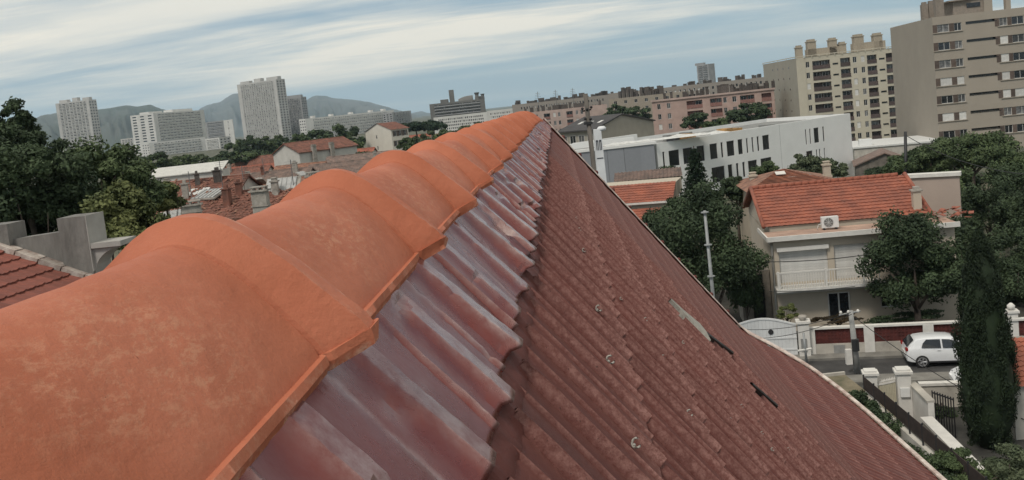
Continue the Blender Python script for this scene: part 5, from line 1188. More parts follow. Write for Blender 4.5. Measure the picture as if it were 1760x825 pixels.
hb = .78; bl = MB().box(-.018, .018, -.018, .018, 0, hb).mesh('baluster', WTRIM); nb = int(xr / .125)
for i in range(nb): inst('baluster', bl, f.root, (-.04 + i * .125, -.93, zs + .03))
MB().box(-.1, xr, -.97, -.89, zs + .03 + hb, zs + .10 + hb).build('handrail', WTRIM, f.root)
for x in [0, xr * .45, xr * .8]: MB().box(x - .05, x + .05, -.98, -.88, zs + .03, zs + .14 + hb).build('rail_post', WTRIM, f.root)
# terrace ledge in front of the tiles
TER = mat('pinkish terrace screed', (.42, .28, .21), .9, var=.25, scale=.8, col2=(.22, .14, .11), dirt=.3)
MB().box(-.25, w + .1, -.3, 1.7, h - .02, h + .10).build('terrace', TER, f.root); MB().box(-.32, w + .15, -.42, -.31, h - .08, h + .16).build('gutter', WTRIM, f.root)
MB().box(-.34, -.26, -.30, 3.2, h - .08, h + .14).build('gutter', WTRIM, f.root)
P0 = f.root.location; 
def flocal(p): q = Vector(p) - P0; return Vector((q.dot(f.u), -q.dot(f.n), q.z))
e0 = flocal(at(1314, 393, 48.3)); e1 = flocal(at(1598, 366, 47.4)); r0 = flocal(at(1289, 326, 52.6)); r1 = flocal(at(1549, 300, 51.7))
e1.z = e0.z = (e0.z + e1.z) / 2; r1.z = r0.z = (r0.z + r1.z) / 2; e0.y = e1.y = (e0.y + e1.y) / 2; r0.y = r1.y = (r0.y + r1.y) / 2; r0.x = e0.x; r1.x = e1.x
rm = MB(); tile_plane(rm, e0, (e1.x - e0.x, 0, 0), (0, r0.y - e0.y, r0.z - e0.z), .34, .26, .022, .045, True, .01)
rm.quad((e0.x, 2 * r0.y - e0.y, e0.z), (e1.x, 2 * r0.y - e0.y, e0.z), (e1.x, r0.y, r0.z), (e0.x, r0.y, r0.z)); ro = rm.build('roof', NEWT, f.root)
mb = MB(); g1 = e0.x + .25; g2 = e1.x - .2; yb = 2 * r0.y - e0.y
for x, s_ in ((g1, 1), (g2, -1)): mb.add([(x, e0.y, h), (x, yb, h), (x, yb, e0.z - .05), (x, r0.y, r0.z - .08), (x, e0.y, e0.z - .05)], [(0, 1, 2, 3, 4)])
mb.quad((g1, e0.y + .1, h), (g2, e0.y + .1, h), (g2, e0.y + .1, e0.z), (g1, e0.y + .1, e0.z)); mb.box(g1 + .01, g2 - .01, 1.8, yb - .1, 0, h - .03); mb.build('gable_wall', CREAMW, f.root)
for x in (e0.x - .03, e1.x + .03):
    mb = MB(); mb.tube([Vector((x, e0.y - .05, e0.z + .05)), Vector((x, r0.y, r0.z + .08)), Vector((x, yb, e0.z + .05))], .11, 6); mb.build('verge_capping', NEWT, ro, True)
nrc = int((e1.x - e0.x) / .4)
rc = MB(); rc.tube([(0, 0, 0), (.39, 0, .0)], [.12, .135], 8); rcm = rc.mesh('ridge_capping', NEWT, True)
for i in range(nrc): inst('ridge_capping', rcm, ro, (e0.x + i * .4, r0.y, r0.z + .05))
cx_ = flocal(at(1575, 340, 48)); MB().box(cx_.x - .2, cx_.x + .2, cx_.y - .2, cx_.y + .2, h + .1, cx_.z + .35).build('chimney', CREAMW, f.root); MB().box(cx_.x - .27, cx_.x + .27, cx_.y - .27, cx_.y + .27, cx_.z + .36, cx_.z + .44).box(cx_.x - .14, cx_.x + .14, cx_.y - .14, cx_.y + .14, cx_.z + .44, cx_.z + .6).build('chimney_cap', CHM, f.root)
# rubble of broken tiles right of the verge
rb = MB().box(-.12, .12, -.16, .16, 0, .025).mesh('loose_tile', NEWT)
for i in range(26): inst('loose_tile', rb, f.root, (cx_.x + .5 + 1.6 * random.random(), .5 + 2.2 * random.random(), h + .12 + .35 * random.random()), (random.uniform(-.4, .4), random.uniform(-.4, .4), random.random() * 3))
MB().tube([(-.28, -.36, h - .05), (-.1, -.1, h - .35), (-.1, -.1, .1)], .05, 7).build('downpipe', WTRIM, f.root, True)
# air conditioner: rests on the terrace
a_ = f.uv(1425, 389, 1.2); t = empty('air_conditioner', f.root.location + f.u * a_[0] - f.n * 1.0 + Vector((0, 0, h + .10)), f.ang, 'white air conditioner unit with round fan standing below the red tiles', 'air conditioner')
ACW = mat('white appliance paint', (.68, .68, .66), .4, var=.04)
mb = MB(); mb.box(-.42, .42, -.16, .16, .10, .66); mb.build('casing', ACW, t)
for x in (-.3, .3): MB().box(x - .03, x + .03, -.2, .2, 0, .10).build('foot', IRON, t)
mb = MB(); mb.tube([(-.08, -.175, .38), (-.08, -.161, .38)], .235, 22); gr = mb.build('fan_opening', IRON, t)
for r_ in (.07, .12, .17, .22):
    MB().tube([(-.08 + r_ * math.cos(k * .3142), -.185, .38 + r_ * math.sin(k * .3142)) for k in range(21)], .007, 5).build('grille_ring', ACW, gr)
for k in range(4): 
    a = k * math.pi / 4; MB().tube([(-.08 + .23 * math.cos(a), -.18, .38 + .23 * math.sin(a)), (-.08 - .23 * math.cos(a), -.18, .38 - .23 * math.sin(a))], .007, 5).build('grille_bar', ACW, gr)
MB().tube([(-.42, 0, .3), (-.55, 0, .28), (-.6, .05, .1), (-.62, .1, .02)], .025, 6).build('pipe', ACW, t, True)
# stone outbuilding in shade left of the house
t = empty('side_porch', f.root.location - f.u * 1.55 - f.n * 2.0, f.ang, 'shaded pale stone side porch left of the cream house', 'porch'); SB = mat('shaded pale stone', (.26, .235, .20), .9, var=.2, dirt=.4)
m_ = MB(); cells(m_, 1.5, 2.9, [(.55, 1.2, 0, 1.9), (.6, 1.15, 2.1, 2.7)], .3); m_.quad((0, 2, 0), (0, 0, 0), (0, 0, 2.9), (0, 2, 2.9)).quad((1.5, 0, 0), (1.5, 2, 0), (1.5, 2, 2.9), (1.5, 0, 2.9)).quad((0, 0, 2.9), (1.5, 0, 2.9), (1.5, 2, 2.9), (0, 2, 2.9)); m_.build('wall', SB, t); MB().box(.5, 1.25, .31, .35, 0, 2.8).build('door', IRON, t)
# blank pink end wall
f2 = Fac((1552, 305, 56), (1648, 294, 54.5), 0, 'end_wall_building', 'tall blank pinkish wall with white coping right of the red roof', 'building'); MB().box(0, f2.w, 0, .45, 0, f2.h - .16).build('wall', mat('pinkish blank render', (.40, .32, .27), .9, var=.06, scale=.4, dirt=.1, bump=.005), f2.root); MB().box(-.12, f2.w + .1, -.14, .6, f2.h - .16, f2.h + .05).build('coping', WTRIM, f2.root)
# hipped red roof behind
p = at(1283, 330, 66); t = empty('hipped_house', (p.x, p.y, 0), YAW + R(-6), 'hipped red roof with a small white roof window behind the cream house', 'house'); ze = 13 - (330 - 137) * 66 / 1600; w_ = 7.0; d_ = 8
zr = 13 - (291 - 130) * 69 / 1600
MB().box(.4, w_ - .4, .4, d_ - .4, 0, ze).build('wall', CREAMW, t)
mb = MB(); mb.add([(0, 0, ze), (w_, 0, ze), (w_, d_, ze), (0, d_, ze), (w_ * .42, d_ * .45, zr), (w_ * .5, d_ * .55, zr)], [(1, 2, 5), (2, 3, 4, 5), (3, 0, 4)]); rr = mb.build('roof', OLDT2, t)
mb = MB(); nn_ = 15
for k in range(nn_):
    q, q2 = k / nn_, (k + 1) / nn_; L0, R0 = Vector((0, 0, ze)), Vector((w_, 0, ze)); T0 = Vector((w_ * .42, d_ * .45, zr)); T1 = Vector((w_ * .5, d_ * .55, zr))
    mb.add([L0.lerp(T0, q) + Vector((0, -.02, .05)), R0.lerp(T1, q) + Vector((0, -.02, .05)), R0.lerp(T1, q2) + Vector((0, 0, .0)), L0.lerp(T0, q2) + Vector((0, 0, .0))], [(0, 1, 2, 3)])
mb.build('tiled_face', mat('mixed orange tiles', (.33, .12, .07), .9, var=.4, scale=1.5, dirt=.4), t)
sk = L0.lerp(T0, .72).lerp(R0.lerp(T1, .72), .35) + Vector((0, -.05, .12)); rwd = MB().box(-.35, .35, -.3, .3, 0, .05).build('roof_window', WTRIM, t); rwd.location = sk
rwd.rotation_euler = (math.atan2(zr - ze, d_ * .45), 0, .0)
for x_ in (.35, .75): chimney(t, w_ * x_ + (1.5 if x_ > .5 else -1.2), d_ * .6, ze, zr + (.0 if x_ > .5 else -.3), CREAMW, .5, .5)
# small house with orange tiles left of the big evergreen, older roof behind it
f3 = Fac((1068, 352, 64), (1152, 343, 63), 0, 'small_house', 'small house with bright orange tiles beside the big evergreen', 'house')
g0 = f3.uv(1042, 312)[0]; W3 = f3.w; H3 = f3.h
MB().box(-2.2, W3 - .1, .1, 6, 0, H3).build('wall', CREAMW, f3.root)
p_ = flocal
ridge_z = 13 - (311 - 155) * 67 / 1600 - f3.z0; mb = MB(); k3 = 2.6
tile_plane(mb, (-2.4, -.25, H3), (W3 + 2.6, 0, 0), (0, k3, ridge_z - H3), .32, .26, .03, .04, True); ro = mb.build('roof', NEWT, f3.root); MB().box(-2.4, W3 + .2, k3 - .4, 5.6, H3, ridge_z - .05).build('upper_wall', CREAMW, f3.root)
MB().box(-2.4, W3 + .2, -.33, -.26, H3 - .1, H3 + .03).build('gutter', WTRIM, f3.root)
mb = MB(); tile_plane(mb, (-1.2, -1.9, H3 - 1.15), (W3 + .6, 0, 0), (0, 1.7, .75), .32, .26, .03, .04, True); mb.build('lean_to_roof', NEWT, f3.root); MB().box(-1.0, W3 - .8, -1.7, .09, 0, H3 - 1.2).build('lean_to_wall', PALEW, f3.root)
f4 = Fac((1092, 310, 74), (1162, 303, 73.5), 0, 'old_roofed_house', 'old house with grey brown barrel tiles behind the small orange tiled one', 'house'); z_r = 13 - (288 - 152) * 77 / 1600 - f4.z0
MB().box(-1.5, f4.w, 0, 6, 0, f4.h).build('wall', PALEW, f4.root); mb = MB(); tile_plane(mb, (-1.7, -.3, f4.h), (f4.w + 2.2, 0, 0), (0, 3.2, z_r - f4.h), .34, .3, .07, .03); mb.quad((-1.7, 6.2, f4.h), (f4.w + .5, 6.2, f4.h), (f4.w + .5, 2.9, z_r), (-1.7, 2.9, z_r)); mb.build('roof', GREYT, f4.root)
MB().add([(f4.w + .3, .1, 0), (f4.w + .3, 5.9, 0), (f4.w + .3, 5.9, f4.h), (f4.w + .3, 2.9, z_r - .08), (f4.w + .3, .1, f4.h)], [(0, 1, 2, 3, 4)]).build('gable', PALEW, f4.root)
# low sheds in front of the cream tower
f5 = Fac((1468, 258, 150), (1548, 247, 148), -7, 'flat_shed', 'low building with white flat roof at the foot of the cream tower', 'building'); MB().box(0, f5.w + 6, 0, 14, 0, f5.h).build('wall', PALEW, f5.root); MB().box(-.2, f5.w + 6.2, -.2, 14.2, f5.h, f5.h + .25).build('roof', mat('white roof coating', (.60, .60, .58), .8, var=.1), f5.root); MB().box(1, 3, 2, 4, f5.h + .26, f5.h + 1.2).build('roof_unit', ACW, f5.root)
f6 = Fac((1470, 279, 120), (1556, 268, 118), -2, 'stone_shed', 'dark stone barn with low gable beside the white modern building', 'barn'); STN = mat('dark rubble stone', (.15, .13, .11), .95, var=.4, scale=1.2, bump=.05, col2=(.07, .065, .055))
MB().add([(0, 0, -4), (f6.w, 0, -4), (f6.w, 0, f6.h - .4), (f6.w * .6, 0, f6.h + .8), (0, 0, f6.h - .6), (0, 7, -4), (f6.w, 7, -4), (f6.w, 7, f6.h - .4), (f6.w * .6, 7, f6.h + .8), (0, 7, f6.h - .6)], [(0, 1, 2, 3, 4), (5, 9, 8, 7, 6), (0, 4, 9, 5), (1, 6, 7, 2)]).build('wall', STN, f6.root)
MB().add([(-.3, -.3, f6.h - .6), (f6.w * .6, -.3, f6.h + .85), (f6.w + .2, -.3, f6.h - .4), (-.3, 7.3, f6.h - .6), (f6.w * .6, 7.3, f6.h + .85), (f6.w + .2, 7.3, f6.h - .4)], [(0, 1, 4, 3), (1, 2, 5, 4)]).build('roof', GREYT, f6.root).modifiers.new('s', 'SOLIDIFY').thickness = .15
# red roof at the right edge
f7 = Fac((1741, 668, 30), (1800, 660, 30), 0, 'edge_house', 'corner of a red tiled roof at the right edge beside the cypress', 'house'); mb = MB(); tile_plane(mb, (0, 0, f7.h), (4, 0, 0), (.0, 2.2, 1.0), .24, .22, .05, .03); mb.build('roof', NEWT, f7.root); MB().box(.1, 4, .15, 3, 0, f7.h - .02).build('wall', PALEW, f7.root)
# gateposts beyond, right edge
for px, lb in ((1735, 'white gatepost with ball cap at the right edge, left one'), (1757, 'white gatepost with plate at the right edge, right one')):
    t = sframe('gatepost', inv(px, 612)[0], .05, lb, 'gatepost', group='gateposts at the right edge'); MB().box(-.22, .22, 0, .4, 0, 1.6).build('shaft', WTRIM, t); MB().box(-.28, .28, -.06, .46, 1.6, 1.7).build('cap', WTRIM, t); MB().tube_z([(.05, 1.7), (.16, 1.8), (.17, 1.9), (.05, 2.02)], 12, (0, .2, 0)).build('finial', WTRIM, t, True)
# --- poles
def conc_pole(px, pyt, pyb, d, r0, r1, name, label, m, arms=(), zb=0):
    a, b = at(px[0], pyt, d), at(px[1], pyb, d); t = empty(name, (b.x, b.y, zb), 0, label, 'pole'); top = Vector((a.x - b.x, a.y - b.y, a.z - zb)); lo_ = Vector((0, 0, 0))
    mb = MB(); mb.tube([lo_, top], [r0, r1], 10); mb.build('shaft', m, t, True); return t, top
t, top = conc_pole((1462, 1474), 534, 640, (atz(1474, 642) - CAM).dot(FWD), .15, .10, 'street_pole', 'concrete street pole with small crossarm beside the red panelled wall', CONP)
MB().tube([top + Vector((-.5, 0, -.15)), top + Vector((.4, 0, -.05))], .04, 6).build('crossarm', STEEL, t)
for x in (-.42, -.1, .3): MB().tube_z([(.03, 0), (.06, .05), (.06, .1), (.03, .15)], 8, tuple(top + Vector((x, 0, -.12)))).build('insulator', WTRIM, t, True)
mb = MB(); mb.tube([top * .47 + Vector((0, -.14, -.25)), top * .47 + Vector((0, -.14, .25))], .16, 10); mb.build('junction_box', IRON, t); MB().box(-.45, -.2, -.1, .1, .45, 1.1).build('meter_box', WTRIM, t)
t, top = conc_pole((1381, 1387), 572, 628, (atz(1387, 630) - CAM).dot(FWD), .06, .05, 'short_post', 'short grey post with sideways bracket in front of the gate pillar', STEEL); MB().tube([(-.35, 0, .75), (.25, 0, .8)], .06, 6).build('bracket', WTRIM, t)
d_ = 44; t, top = conc_pole((1211, 1232), 362, 560, 39.5, .10, .06, 'mast', 'thin grey mast with ring collars in front of the big evergreen', STEEL)
for q in (.985, .80, .62, .44): MB().tube_z([(.05, 0), (.17, .02), (.17, .06), (.05, .08)], 10, tuple(top * q)).build('collar', STEEL, t)
WOOD = mat('weathered timber pole', (.13, .115, .10), .9, var=.3, scale=3, streak=(3, 3, .5))
t, top = conc_pole((1006, 1033), 161, 330, 34, .10, .085, 'timber_pole', 'weathered timber power pole next to the white pylon beyond the ridge end', WOOD)
for k, (dz, l_) in enumerate(((-.62, .16), (-.30, .1))): MB().tube([top + Vector((-l_, 0, dz)), top + Vector((l_, 0, dz + .03))], .03, 6).build('crossarm', IRON, t)
for i, (x, z) in enumerate(((-.1, -.95), (.1, -.98), (.0, -.62), (-.16, -.58), (.16, -.56))): MB().tube_z([(.02, 0), (.05, .03), (.05, .08), (.02, .1)], 8, tuple(top + Vector((x, -.08, z)))).build('insulator', IRON, t, True)
MB().box(-.16, .16, -.12, .12, -1.12, -1.02).build('bracket', IRON, t).location = top
d_ = 32; a, b = at(1026, 222, d_), at(1038, 345, d_); t = empty('white_pylon', (b.x, b.y, 0), YAW, 'white tapering pylon with dark lettering and round cap beyond the ridge end', 'pylon'); ax = Vector(((a - b).dot(RGT), 0, a.z)); bl_ = Vector((0, 0, b.z))
mb = MB()
def px_(q): return bl_.lerp(ax, q)
for q0, q1, w0, w1 in ((-bl_.z / (ax.z - bl_.z), 1, .125 + .0295 * (1 + bl_.z / (ax.z - bl_.z)), .125),): 
    c0, c1 = px_(q0), px_(q1); mb.add([c0 + Vector((x * w0, y * w0, 0)) for x, y in ((-1, -1), (1, -1), (1, 1), (-1, 1))] + [c1 + Vector((x * w1, y * w1, 0)) for x, y in ((-1, -1), (1, -1), (1, 1), (-1, 1))], [(0, 1, 5, 4), (1, 2, 6, 5), (2, 3, 7, 6), (3, 0, 4, 7), (4, 5, 6, 7)])
PYW = mat('white pylon paint', (.66, .67, .68), .6, var=.06, dirt=.15); mb.build('shaft', PYW, t)
mb = MB(); mb.tube_z([(.09, 0), (.15, .03), (.16, .1), (.10, .16), (.02, .17)], 14, tuple(ax + Vector((.16, 0, -.08)))); mb.build('cap', PYW, t, True)
LET = mat('dark lettering', (.05, .05, .06), .7)
def stroke(u, v, hw, hh, q0):
    q = q0; c0 = px_(q); wq = .19 + (.125 - .19) * (q + 1.2) / 2.2; MB().box(u - hw, u + hw, -wq - .012, -wq + .0, -hh, hh).build('letter', LET, t).location = c0 + Vector((0, 0, v))
for u in (-.08, -.03, .03, .08): stroke(u, 0, .012, .17, .78)
for u in (-.055, .055): stroke(u, .0, .018, .03, .84)
stroke(0, 0, .11, .016, .60); 
for u in (-.05, .0, .05): stroke(u, 0, .012, .13, .22)
stroke(0, 0, .07, .014, .28)
t, top = conc_pole((1556, 1556), 226, 330, 80, .17, .13, 'dark_street_pole', 'dark wooden street pole between the stone barn and the green trees', IRON)
# --- parked white hatchback
def car(root, body_m, L_=4.05, W2=.86):
    G = GLASS
    # side outline stations: x (0 rear), z belt, roof etc
    st = [(0.00, .35, .62, .62, .70), (.05, .28, .92, .95, .80), (.25, .22, .98, 1.18, .85), (.55, .20, .98, 1.40, .86), (.95, .20, .97, 1.455, .86), (1.5, .20, .95, 1.46, .86), (2.1, .20, .93, 1.42, .86), (2.55, .20, .92, 1.28, .86), (3.0, .21, .92, 1.00, .86), (3.15, .21, .91, .93, .86), (3.6, .24, .82, .83, .83), (3.9, .28, .70, .71, .76), (4.05, .36, .56, .56, .62)]
    rows = []
    for x, z0, zb, zr_, w_ in st:
        wr = w_ - (.24 if zr_ - zb > .2 else .10); half = [(0, z0), (w_ * .7, z0), (w_ * .97, z0 + .08), (w_, (z0 + zb) / 2), (w_ * .97, zb - .05), (w_ * .94, zb), (wr + .02, max(zb, zr_ - .06)), (wr * .8, zr_ - .01), (0, zr_ + .01)]
        rows.append([(x, -y, z) for y, z in half] + [(x, y, z) for y, z in half[::-1][1:]])
    mb = MB(); mb.grid(rows); mb.f.append(tuple(range(len(rows[0]))));  n = len(rows[0]); mb.f.append(tuple((len(rows) - 1) * n + i for i in range(n))[::-1])
    b = flip_out(mb.build('body', body_m, root, R(40)))
    # glass
    def side(y):
        s = 1 if y > 0 else -1; pts = lambda L: [(x, s * (w_ + .004), z) for x, w_, z in L]
        for poly in ([(.72, .845, 1.02), (1.62, .84, .985), (1.62, .655, 1.37), (.98, .66, 1.38), (.80, .73, 1.2)], [(1.70, .84, .985), (2.78, .84, .96), (2.35, .69, 1.26), (2.05, .655, 1.345), (1.70, .655, 1.37)]):
            g = MB(); p = pts(poly); q = [(x, yy + s * .012, z) for x, yy, z in p]; g.add(p + q, [tuple(range(5, 10)), tuple(range(5))]); g.build('side_window', G, root)
    side(1); side(-1)
    MB().add([(.10, -.60, 1.02), (.10, .60, 1.02), (.44, .54, 1.355), (.44, -.54, 1.355)], [(0, 1, 2, 3)]).build('rear_window', G, root).location = (-.03, 0, .02)
    MB().add([(3.02, -.66, 1.0), (3.02, .66, 1.0), (2.30, .56, 1.36), (2.30, -.56, 1.36)], [(0, 1, 2, 3)]).build('windscreen', G, root).location = (.02, 0, .04)
    TY = mat('tyre rubber', (.02, .02, .02), .85); RIM = mat('alloy rim', (.45, .45, .46), .35, metal=.7)
    ty = MB(); ty.tube([(0, -.10, 0), (0, -.085, 0), (0, .085, 0), (0, .10, 0)], [.27, .315, .315, .27], 22); tym = ty.mesh('tyre', TY)
    ri = MB(); ri.tube([(0, -.006, 0), (0, .006, 0)], .06, 10)
    for k in range(5):
        a = k * 2 * math.pi / 5
        for da in (-.16, .16): ri.tube([(0, 0, 0), (.20 * math.cos(a + da), 0, .20 * math.sin(a + da))], [.02, .028], 5)
    ri.tube([(.21 * math.cos(k * .3142), 0, .21 * math.sin(k * .3142)) for k in range(21)], .018, 5); rim_ = ri.mesh('rim', RIM)
    hb_ = MB().tube([(0, -.004, 0), (0, .004, 0)], .20, 16).mesh('hub', IRON)
    for x in (.72, 3.27):
        for y in (-.80, .80):
            o = inst('wheel', tym, root, (x, y, .315)); s = 1 if y > 0 else -1; inst('rim', rim_, o, (0, s * .105, 0)); inst('hub', hb_, o, (0, s * .101, 0))
    for y in (-1, 1):
        MB().box(-.01, .10, min(y * .52, y * .80), max(y * .52, y * .80), .86, .99).build('tail_light', mat('red lamp glass', (.25, .01, .01), .2), root)
        MB().box(3.82, 3.93, min(y * .45, y * .74), max(y * .45, y * .74), .60, .71).build('headlight', mat('clear lamp glass', (.4, .4, .42), .15), root)
        MB().box(2.62, 2.78, min(y * .87, y * 1.0), max(y * .87, y * 1.0), .98, 1.10).build('mirror', body_m, root)
        for x0_, x1_ in ((1.45, 1.6), (2.5, 2.65)): MB().box(x0_, x1_, min(y * .862, y * .885), max(y * .862, y * .885), .86, .89).build('door_handle', body_m, root)
        MB().box(.98, 3.0, min(y * .84, y * .868), max(y * .84, y * .868), .24, .32).build('sill_trim', IRON, root)
    MB().box(-.012, .02, -.26, .26, .62, .74).build('number_plate', WTRIM, root); MB().box(.0, .08, -.7, .7, .32, .46).build('rear_bumper_trim', IRON, root)
CARP = mat('white car paint', (.70, .71, .72), .3, var=.03, coat=1)
x_c = inv(1566, 630)[0]; y_c = inv(1590, 634)[1]
t = sframe('parked_car', x_c - .2, y_c + .85, 'white hatchback parked along the street wall, its front hidden by the cypress', 'car', rz=0, z=.013); car(t, CARP); t.scale = (.86,) * 3
p = atz(1612, 668); t = empty('parked_car', (p.x, p.y, .013), RA, 'second white car mostly hidden behind the cypress, only its nose showing', 'car')
t.location = W(inv(1612, 668)[0] + 4.0, inv(1612, 668)[1] - .1, .013); t.rotation_euler = (0, 0, RA + math.pi); car(t, CARP); t.scale = (.86,) * 3
# --- near garden boundary
t, p = frame_at(1410, 672, 1.55, 'garden_shed', 'flat mossy concrete slab roof just beyond the roof edge', 'shed')
c0, c1 = loc(t, 1398, 646, 1.55), loc(t, 1484, 641, 1.55); c2 = loc(t, 1487, 671, 1.55)
MOSS = mat('mossy concrete slab', (.19, .155, .105), .95, var=.4, scale=1.5, col2=(.09, .085, .05), dirt=.4, bump=.01)
MB().box(c0[0] - 1.5, c2[0], c2[1], c1[1], 1.43, 1.55).build('slab', MOSS, t); MB().box(c0[0] - 1.4, c2[0] - .1, c2[1] + .1, c1[1] - .1, 0, 1.43).build('wall', PALEW, t); MB().box(c0[0] - 1.5, c2[0], c1[1], c1[1] + .12, 1.40, 1.66).build('kerb', PALEW, t)
def wall_run(name, label, pts, z0, z1, th, m, cap=None, capm=None, screen=None):
    t = empty(name, (pts[0][0], pts[0][1], 0), 0, label, 'wall' if 'wall' in name else 'fence'); q = [Vector((x - pts[0][0], y - pts[0][1], 0)) for x, y in pts]
    mb = MB(); cb = MB()
    for a, b in zip(q, q[1:]):
        d = (b - a).normalized(); s = Vector((-d.y, d.x, 0)) * th / 2
        def bb(M_, s, za, zb): M_.add([a - s + Vector((0, 0, za)), b - s + Vector((0, 0, za)), b + s + Vector((0, 0, za)), a + s + Vector((0, 0, za)), a - s + Vector((0, 0, zb)), b - s + Vector((0, 0, zb)), b + s + Vector((0, 0, zb)), a + s + Vector((0, 0, zb))], [(0, 3, 2, 1), (4, 5, 6, 7), (0, 1, 5, 4), (1, 2, 6, 5), (2, 3, 7, 6), (3, 0, 4, 7)])
        bb(mb, s, z0, z1)
        if cap: bb(cb, s * 1.35, z1, z1 + cap)
    mb.build('wall_body' if 'wall' in name else 'panel', m, t)
    if cap: cb.build('coping', capm or m, t)
    return t, q
s0 = atz(1484, 647, 1.9); s1_ = atz(1668, 800, 1.9)
wall_run('garden_wall', 'stained garden wall running towards the camera below the dark mesh screen', [(s0.x, s0.y), (s1_.x, s1_.y), (s1_.x + (s1_.x - s0.x) * .6, s1_.y + (s1_.y - s0.y) * .6)], 0, 1.25, .18, PALEW)
MESH = mat('dark brown screen mesh', (.035, .022, .018), .9, var=.3, scale=6)
t, q = wall_run('screen_fence', 'dark brown mesh screen on posts running diagonally along the garden wall', [(s0.x, s0.y), (s1_.x, s1_.y), (s1_.x + (s1_.x - s0.x) * .6, s1_.y + (s1_.y - s0.y) * .6)], 1.42, 1.9, .03, MESH)
pm = MB().tube([(0, 0, 1.2), (0, 0, 1.96)], .03, 6).mesh('post', IRON)
for i in range(14): p_ = q[0].lerp(q[2], i / 13); inst('post', pm, t, (p_.x, p_.y, 0))
r0_ = atz(1592, 716, 1.0); r1_ = atz(1672, 796, 1.0)
wall_run('low_wall', 'pale low wall with flat coping running beside the dark mesh screen', [(r0_.x, r0_.y), (r1_.x, r1_.y), (2 * r1_.x - r0_.x, 2 * r1_.y - r0_.y)], 0, .9, .30, PALEW, .10, WTRIM)
# gate pillars
def pillar(px, pyt, wd, z1, label, lb_=False):
    p = atz(px, pyt, z1); t = empty('gate_pillar', (p.x, p.y, 0), RA, label, 'pillar'); MB().box(-wd / 2, wd / 2, -wd / 2, wd / 2, 0, z1 - .12).build('shaft', WTRIM, t); MB().box(-wd / 2 - .07, wd / 2 + .07, -wd / 2 - .07, wd / 2 + .07, z1 - .12, z1 - .03).build('cap', WTRIM, t); MB().box(-wd / 2, wd / 2, -wd / 2, wd / 2, z1 - .03, z1 + .04).build('cap_top', WTRIM, t)
    if lb_: MB().box(-.16, .16, -wd / 2 - .09, -wd / 2 - .004, z1 - .95, z1 - .62).build('letter_box', ACW, t)
    return p
pa = pillar(1495, 637, .42, 1.95, 'short pale gate pillar at the end of the dark mesh screen'); pb = pillar(1551, 634, .46, 2.05, 'pale gate pillar with letter box, right of the scalloped gate', True)
t = empty('cream_gate', (pa.x, pa.y, 0), math.atan2(pb.y - pa.y, pb.x - pa.x), 'cream garden gate with scalloped spiked top between two pale pillars', 'gate'); gl = math.hypot(pb.x - pa.x, pb.y - pa.y)
GC = mat('cream gate paint', (.46, .42, .31), .7, var=.08); zt_ = lambda x: 1.45 + .28 * ((x / gl)) ** 1.5
ng = 11; x00, x11 = .24, gl - .26
for i in range(ng):
    a, b = x00 + (x11 - x00) * i / ng + .004, x00 + (x11 - x00) * (i + 1) / ng - .004; MB().add([(a, 0, .06), (b, 0, .06), (b, 0, zt_(b)), (a, 0, zt_(a)), (a, .04, .06), (b, .04, .06), (b, .04, zt_(b)), (a, .04, zt_(a))], [(0, 1, 2, 3), (5, 4, 7, 6), (3, 2, 6, 7), (0, 3, 7, 4), (1, 5, 6, 2)]).build('board', GC, t)
    m_ = (a + b) / 2; MB().tube_z([(.03, 0), (.035, .04), (.012, .10), (.002, .13)], 6, (m_, .02, zt_(m_))).build('spike', WTRIM, t)
MB().grid([[(x00 + (x11 - x00) * i / 10, y, zt_(x00 + (x11 - x00) * i / 10) + z) for y, z in ((-.02, -.08), (-.02, -.01), (.06, -.01), (.06, -.08))] for i in range(11)]).build('top_rail', WTRIM, t)
a = atz(1566, 648, 1.7); b = atz(1600, 690, 1.5)
t, q = wall_run('side_wall', 'pale wall beside the pillar with letter box, sloping towards the cypress', [(a.x, a.y), (b.x, b.y)], 0, 1.45, .2, WTRIM, .08, PALEW)
a = atz(1582, 659, 1.0); t = sframe('yard_wall', *tuple((base.inverted() @ a))[:2], 'white topped yard wall behind the cypress, under the second white car', 'wall'); MB().box(0, 6, 0, .2, 0, .9).build('wall_body', PALEW, t); MB().box(-.05, 6, -.05, .25, .9, 1.0).build('coping', WTRIM, t)
p = atz(1603, 690, 1.1); t = empty('iron_gate', (p.x, p.y, 0), RA - 1.0, 'black iron side gate standing open near the foot of the cypress', 'gate')
bm_ = MB().box(-.015, .015, -.015, .015, .05, 1.5).mesh('bar', IRON)
for i in range(9): inst('bar', bm_, t, (.12 * i, 0, 0))
for z in (.1, 1.4): MB().box(-.02, .98, -.012, .012, z, z + .05).build('rail', IRON, t)
# cables
CAB = mat('black cable', (.02, .02, .02), .7)
def cable(p, q, sag, r, label):
    pts = [p.lerp(q, i / 16) + Vector((0, 0, -sag * 4 * (i / 16) * (1 - i / 16))) for i in range(17)]; o = pts[0].copy(); mb = MB(); mb.tube([x - o for x in pts], r, 5); c_ = mb.build('cable', CAB, None, label=label, cat='cable'); c_.location = o
P_ = at(1463, 536, 38); cable(at(1318, 450, 44), at(1500, 436, 44), .1, .022, 'dark cable crossing the white shutters of the cream house')
cable(at(1322, 501, 44), at(1470, 492, 44), .08, .016, 'thin cable crossing the cream house below its balcony')
cable(at(1270, 566, 41), at(1462, 537, 38.5), .25, .014, 'thin cable sagging over the white gate to the street pole')
cable(at(1275, 582, 41), at(1464, 540, 38.5), .30, .014, 'lower thin cable over the white gate to the street pole')
cable(at(1469, 545, 38.5), at(1762, 722, 30), .3, .016, 'long cable from the street pole past the cypress to the right edge')
cable(at(1556, 232, 80), at(1765, 300, 60), .6, .03, 'cable from the dark street pole across the green trees')

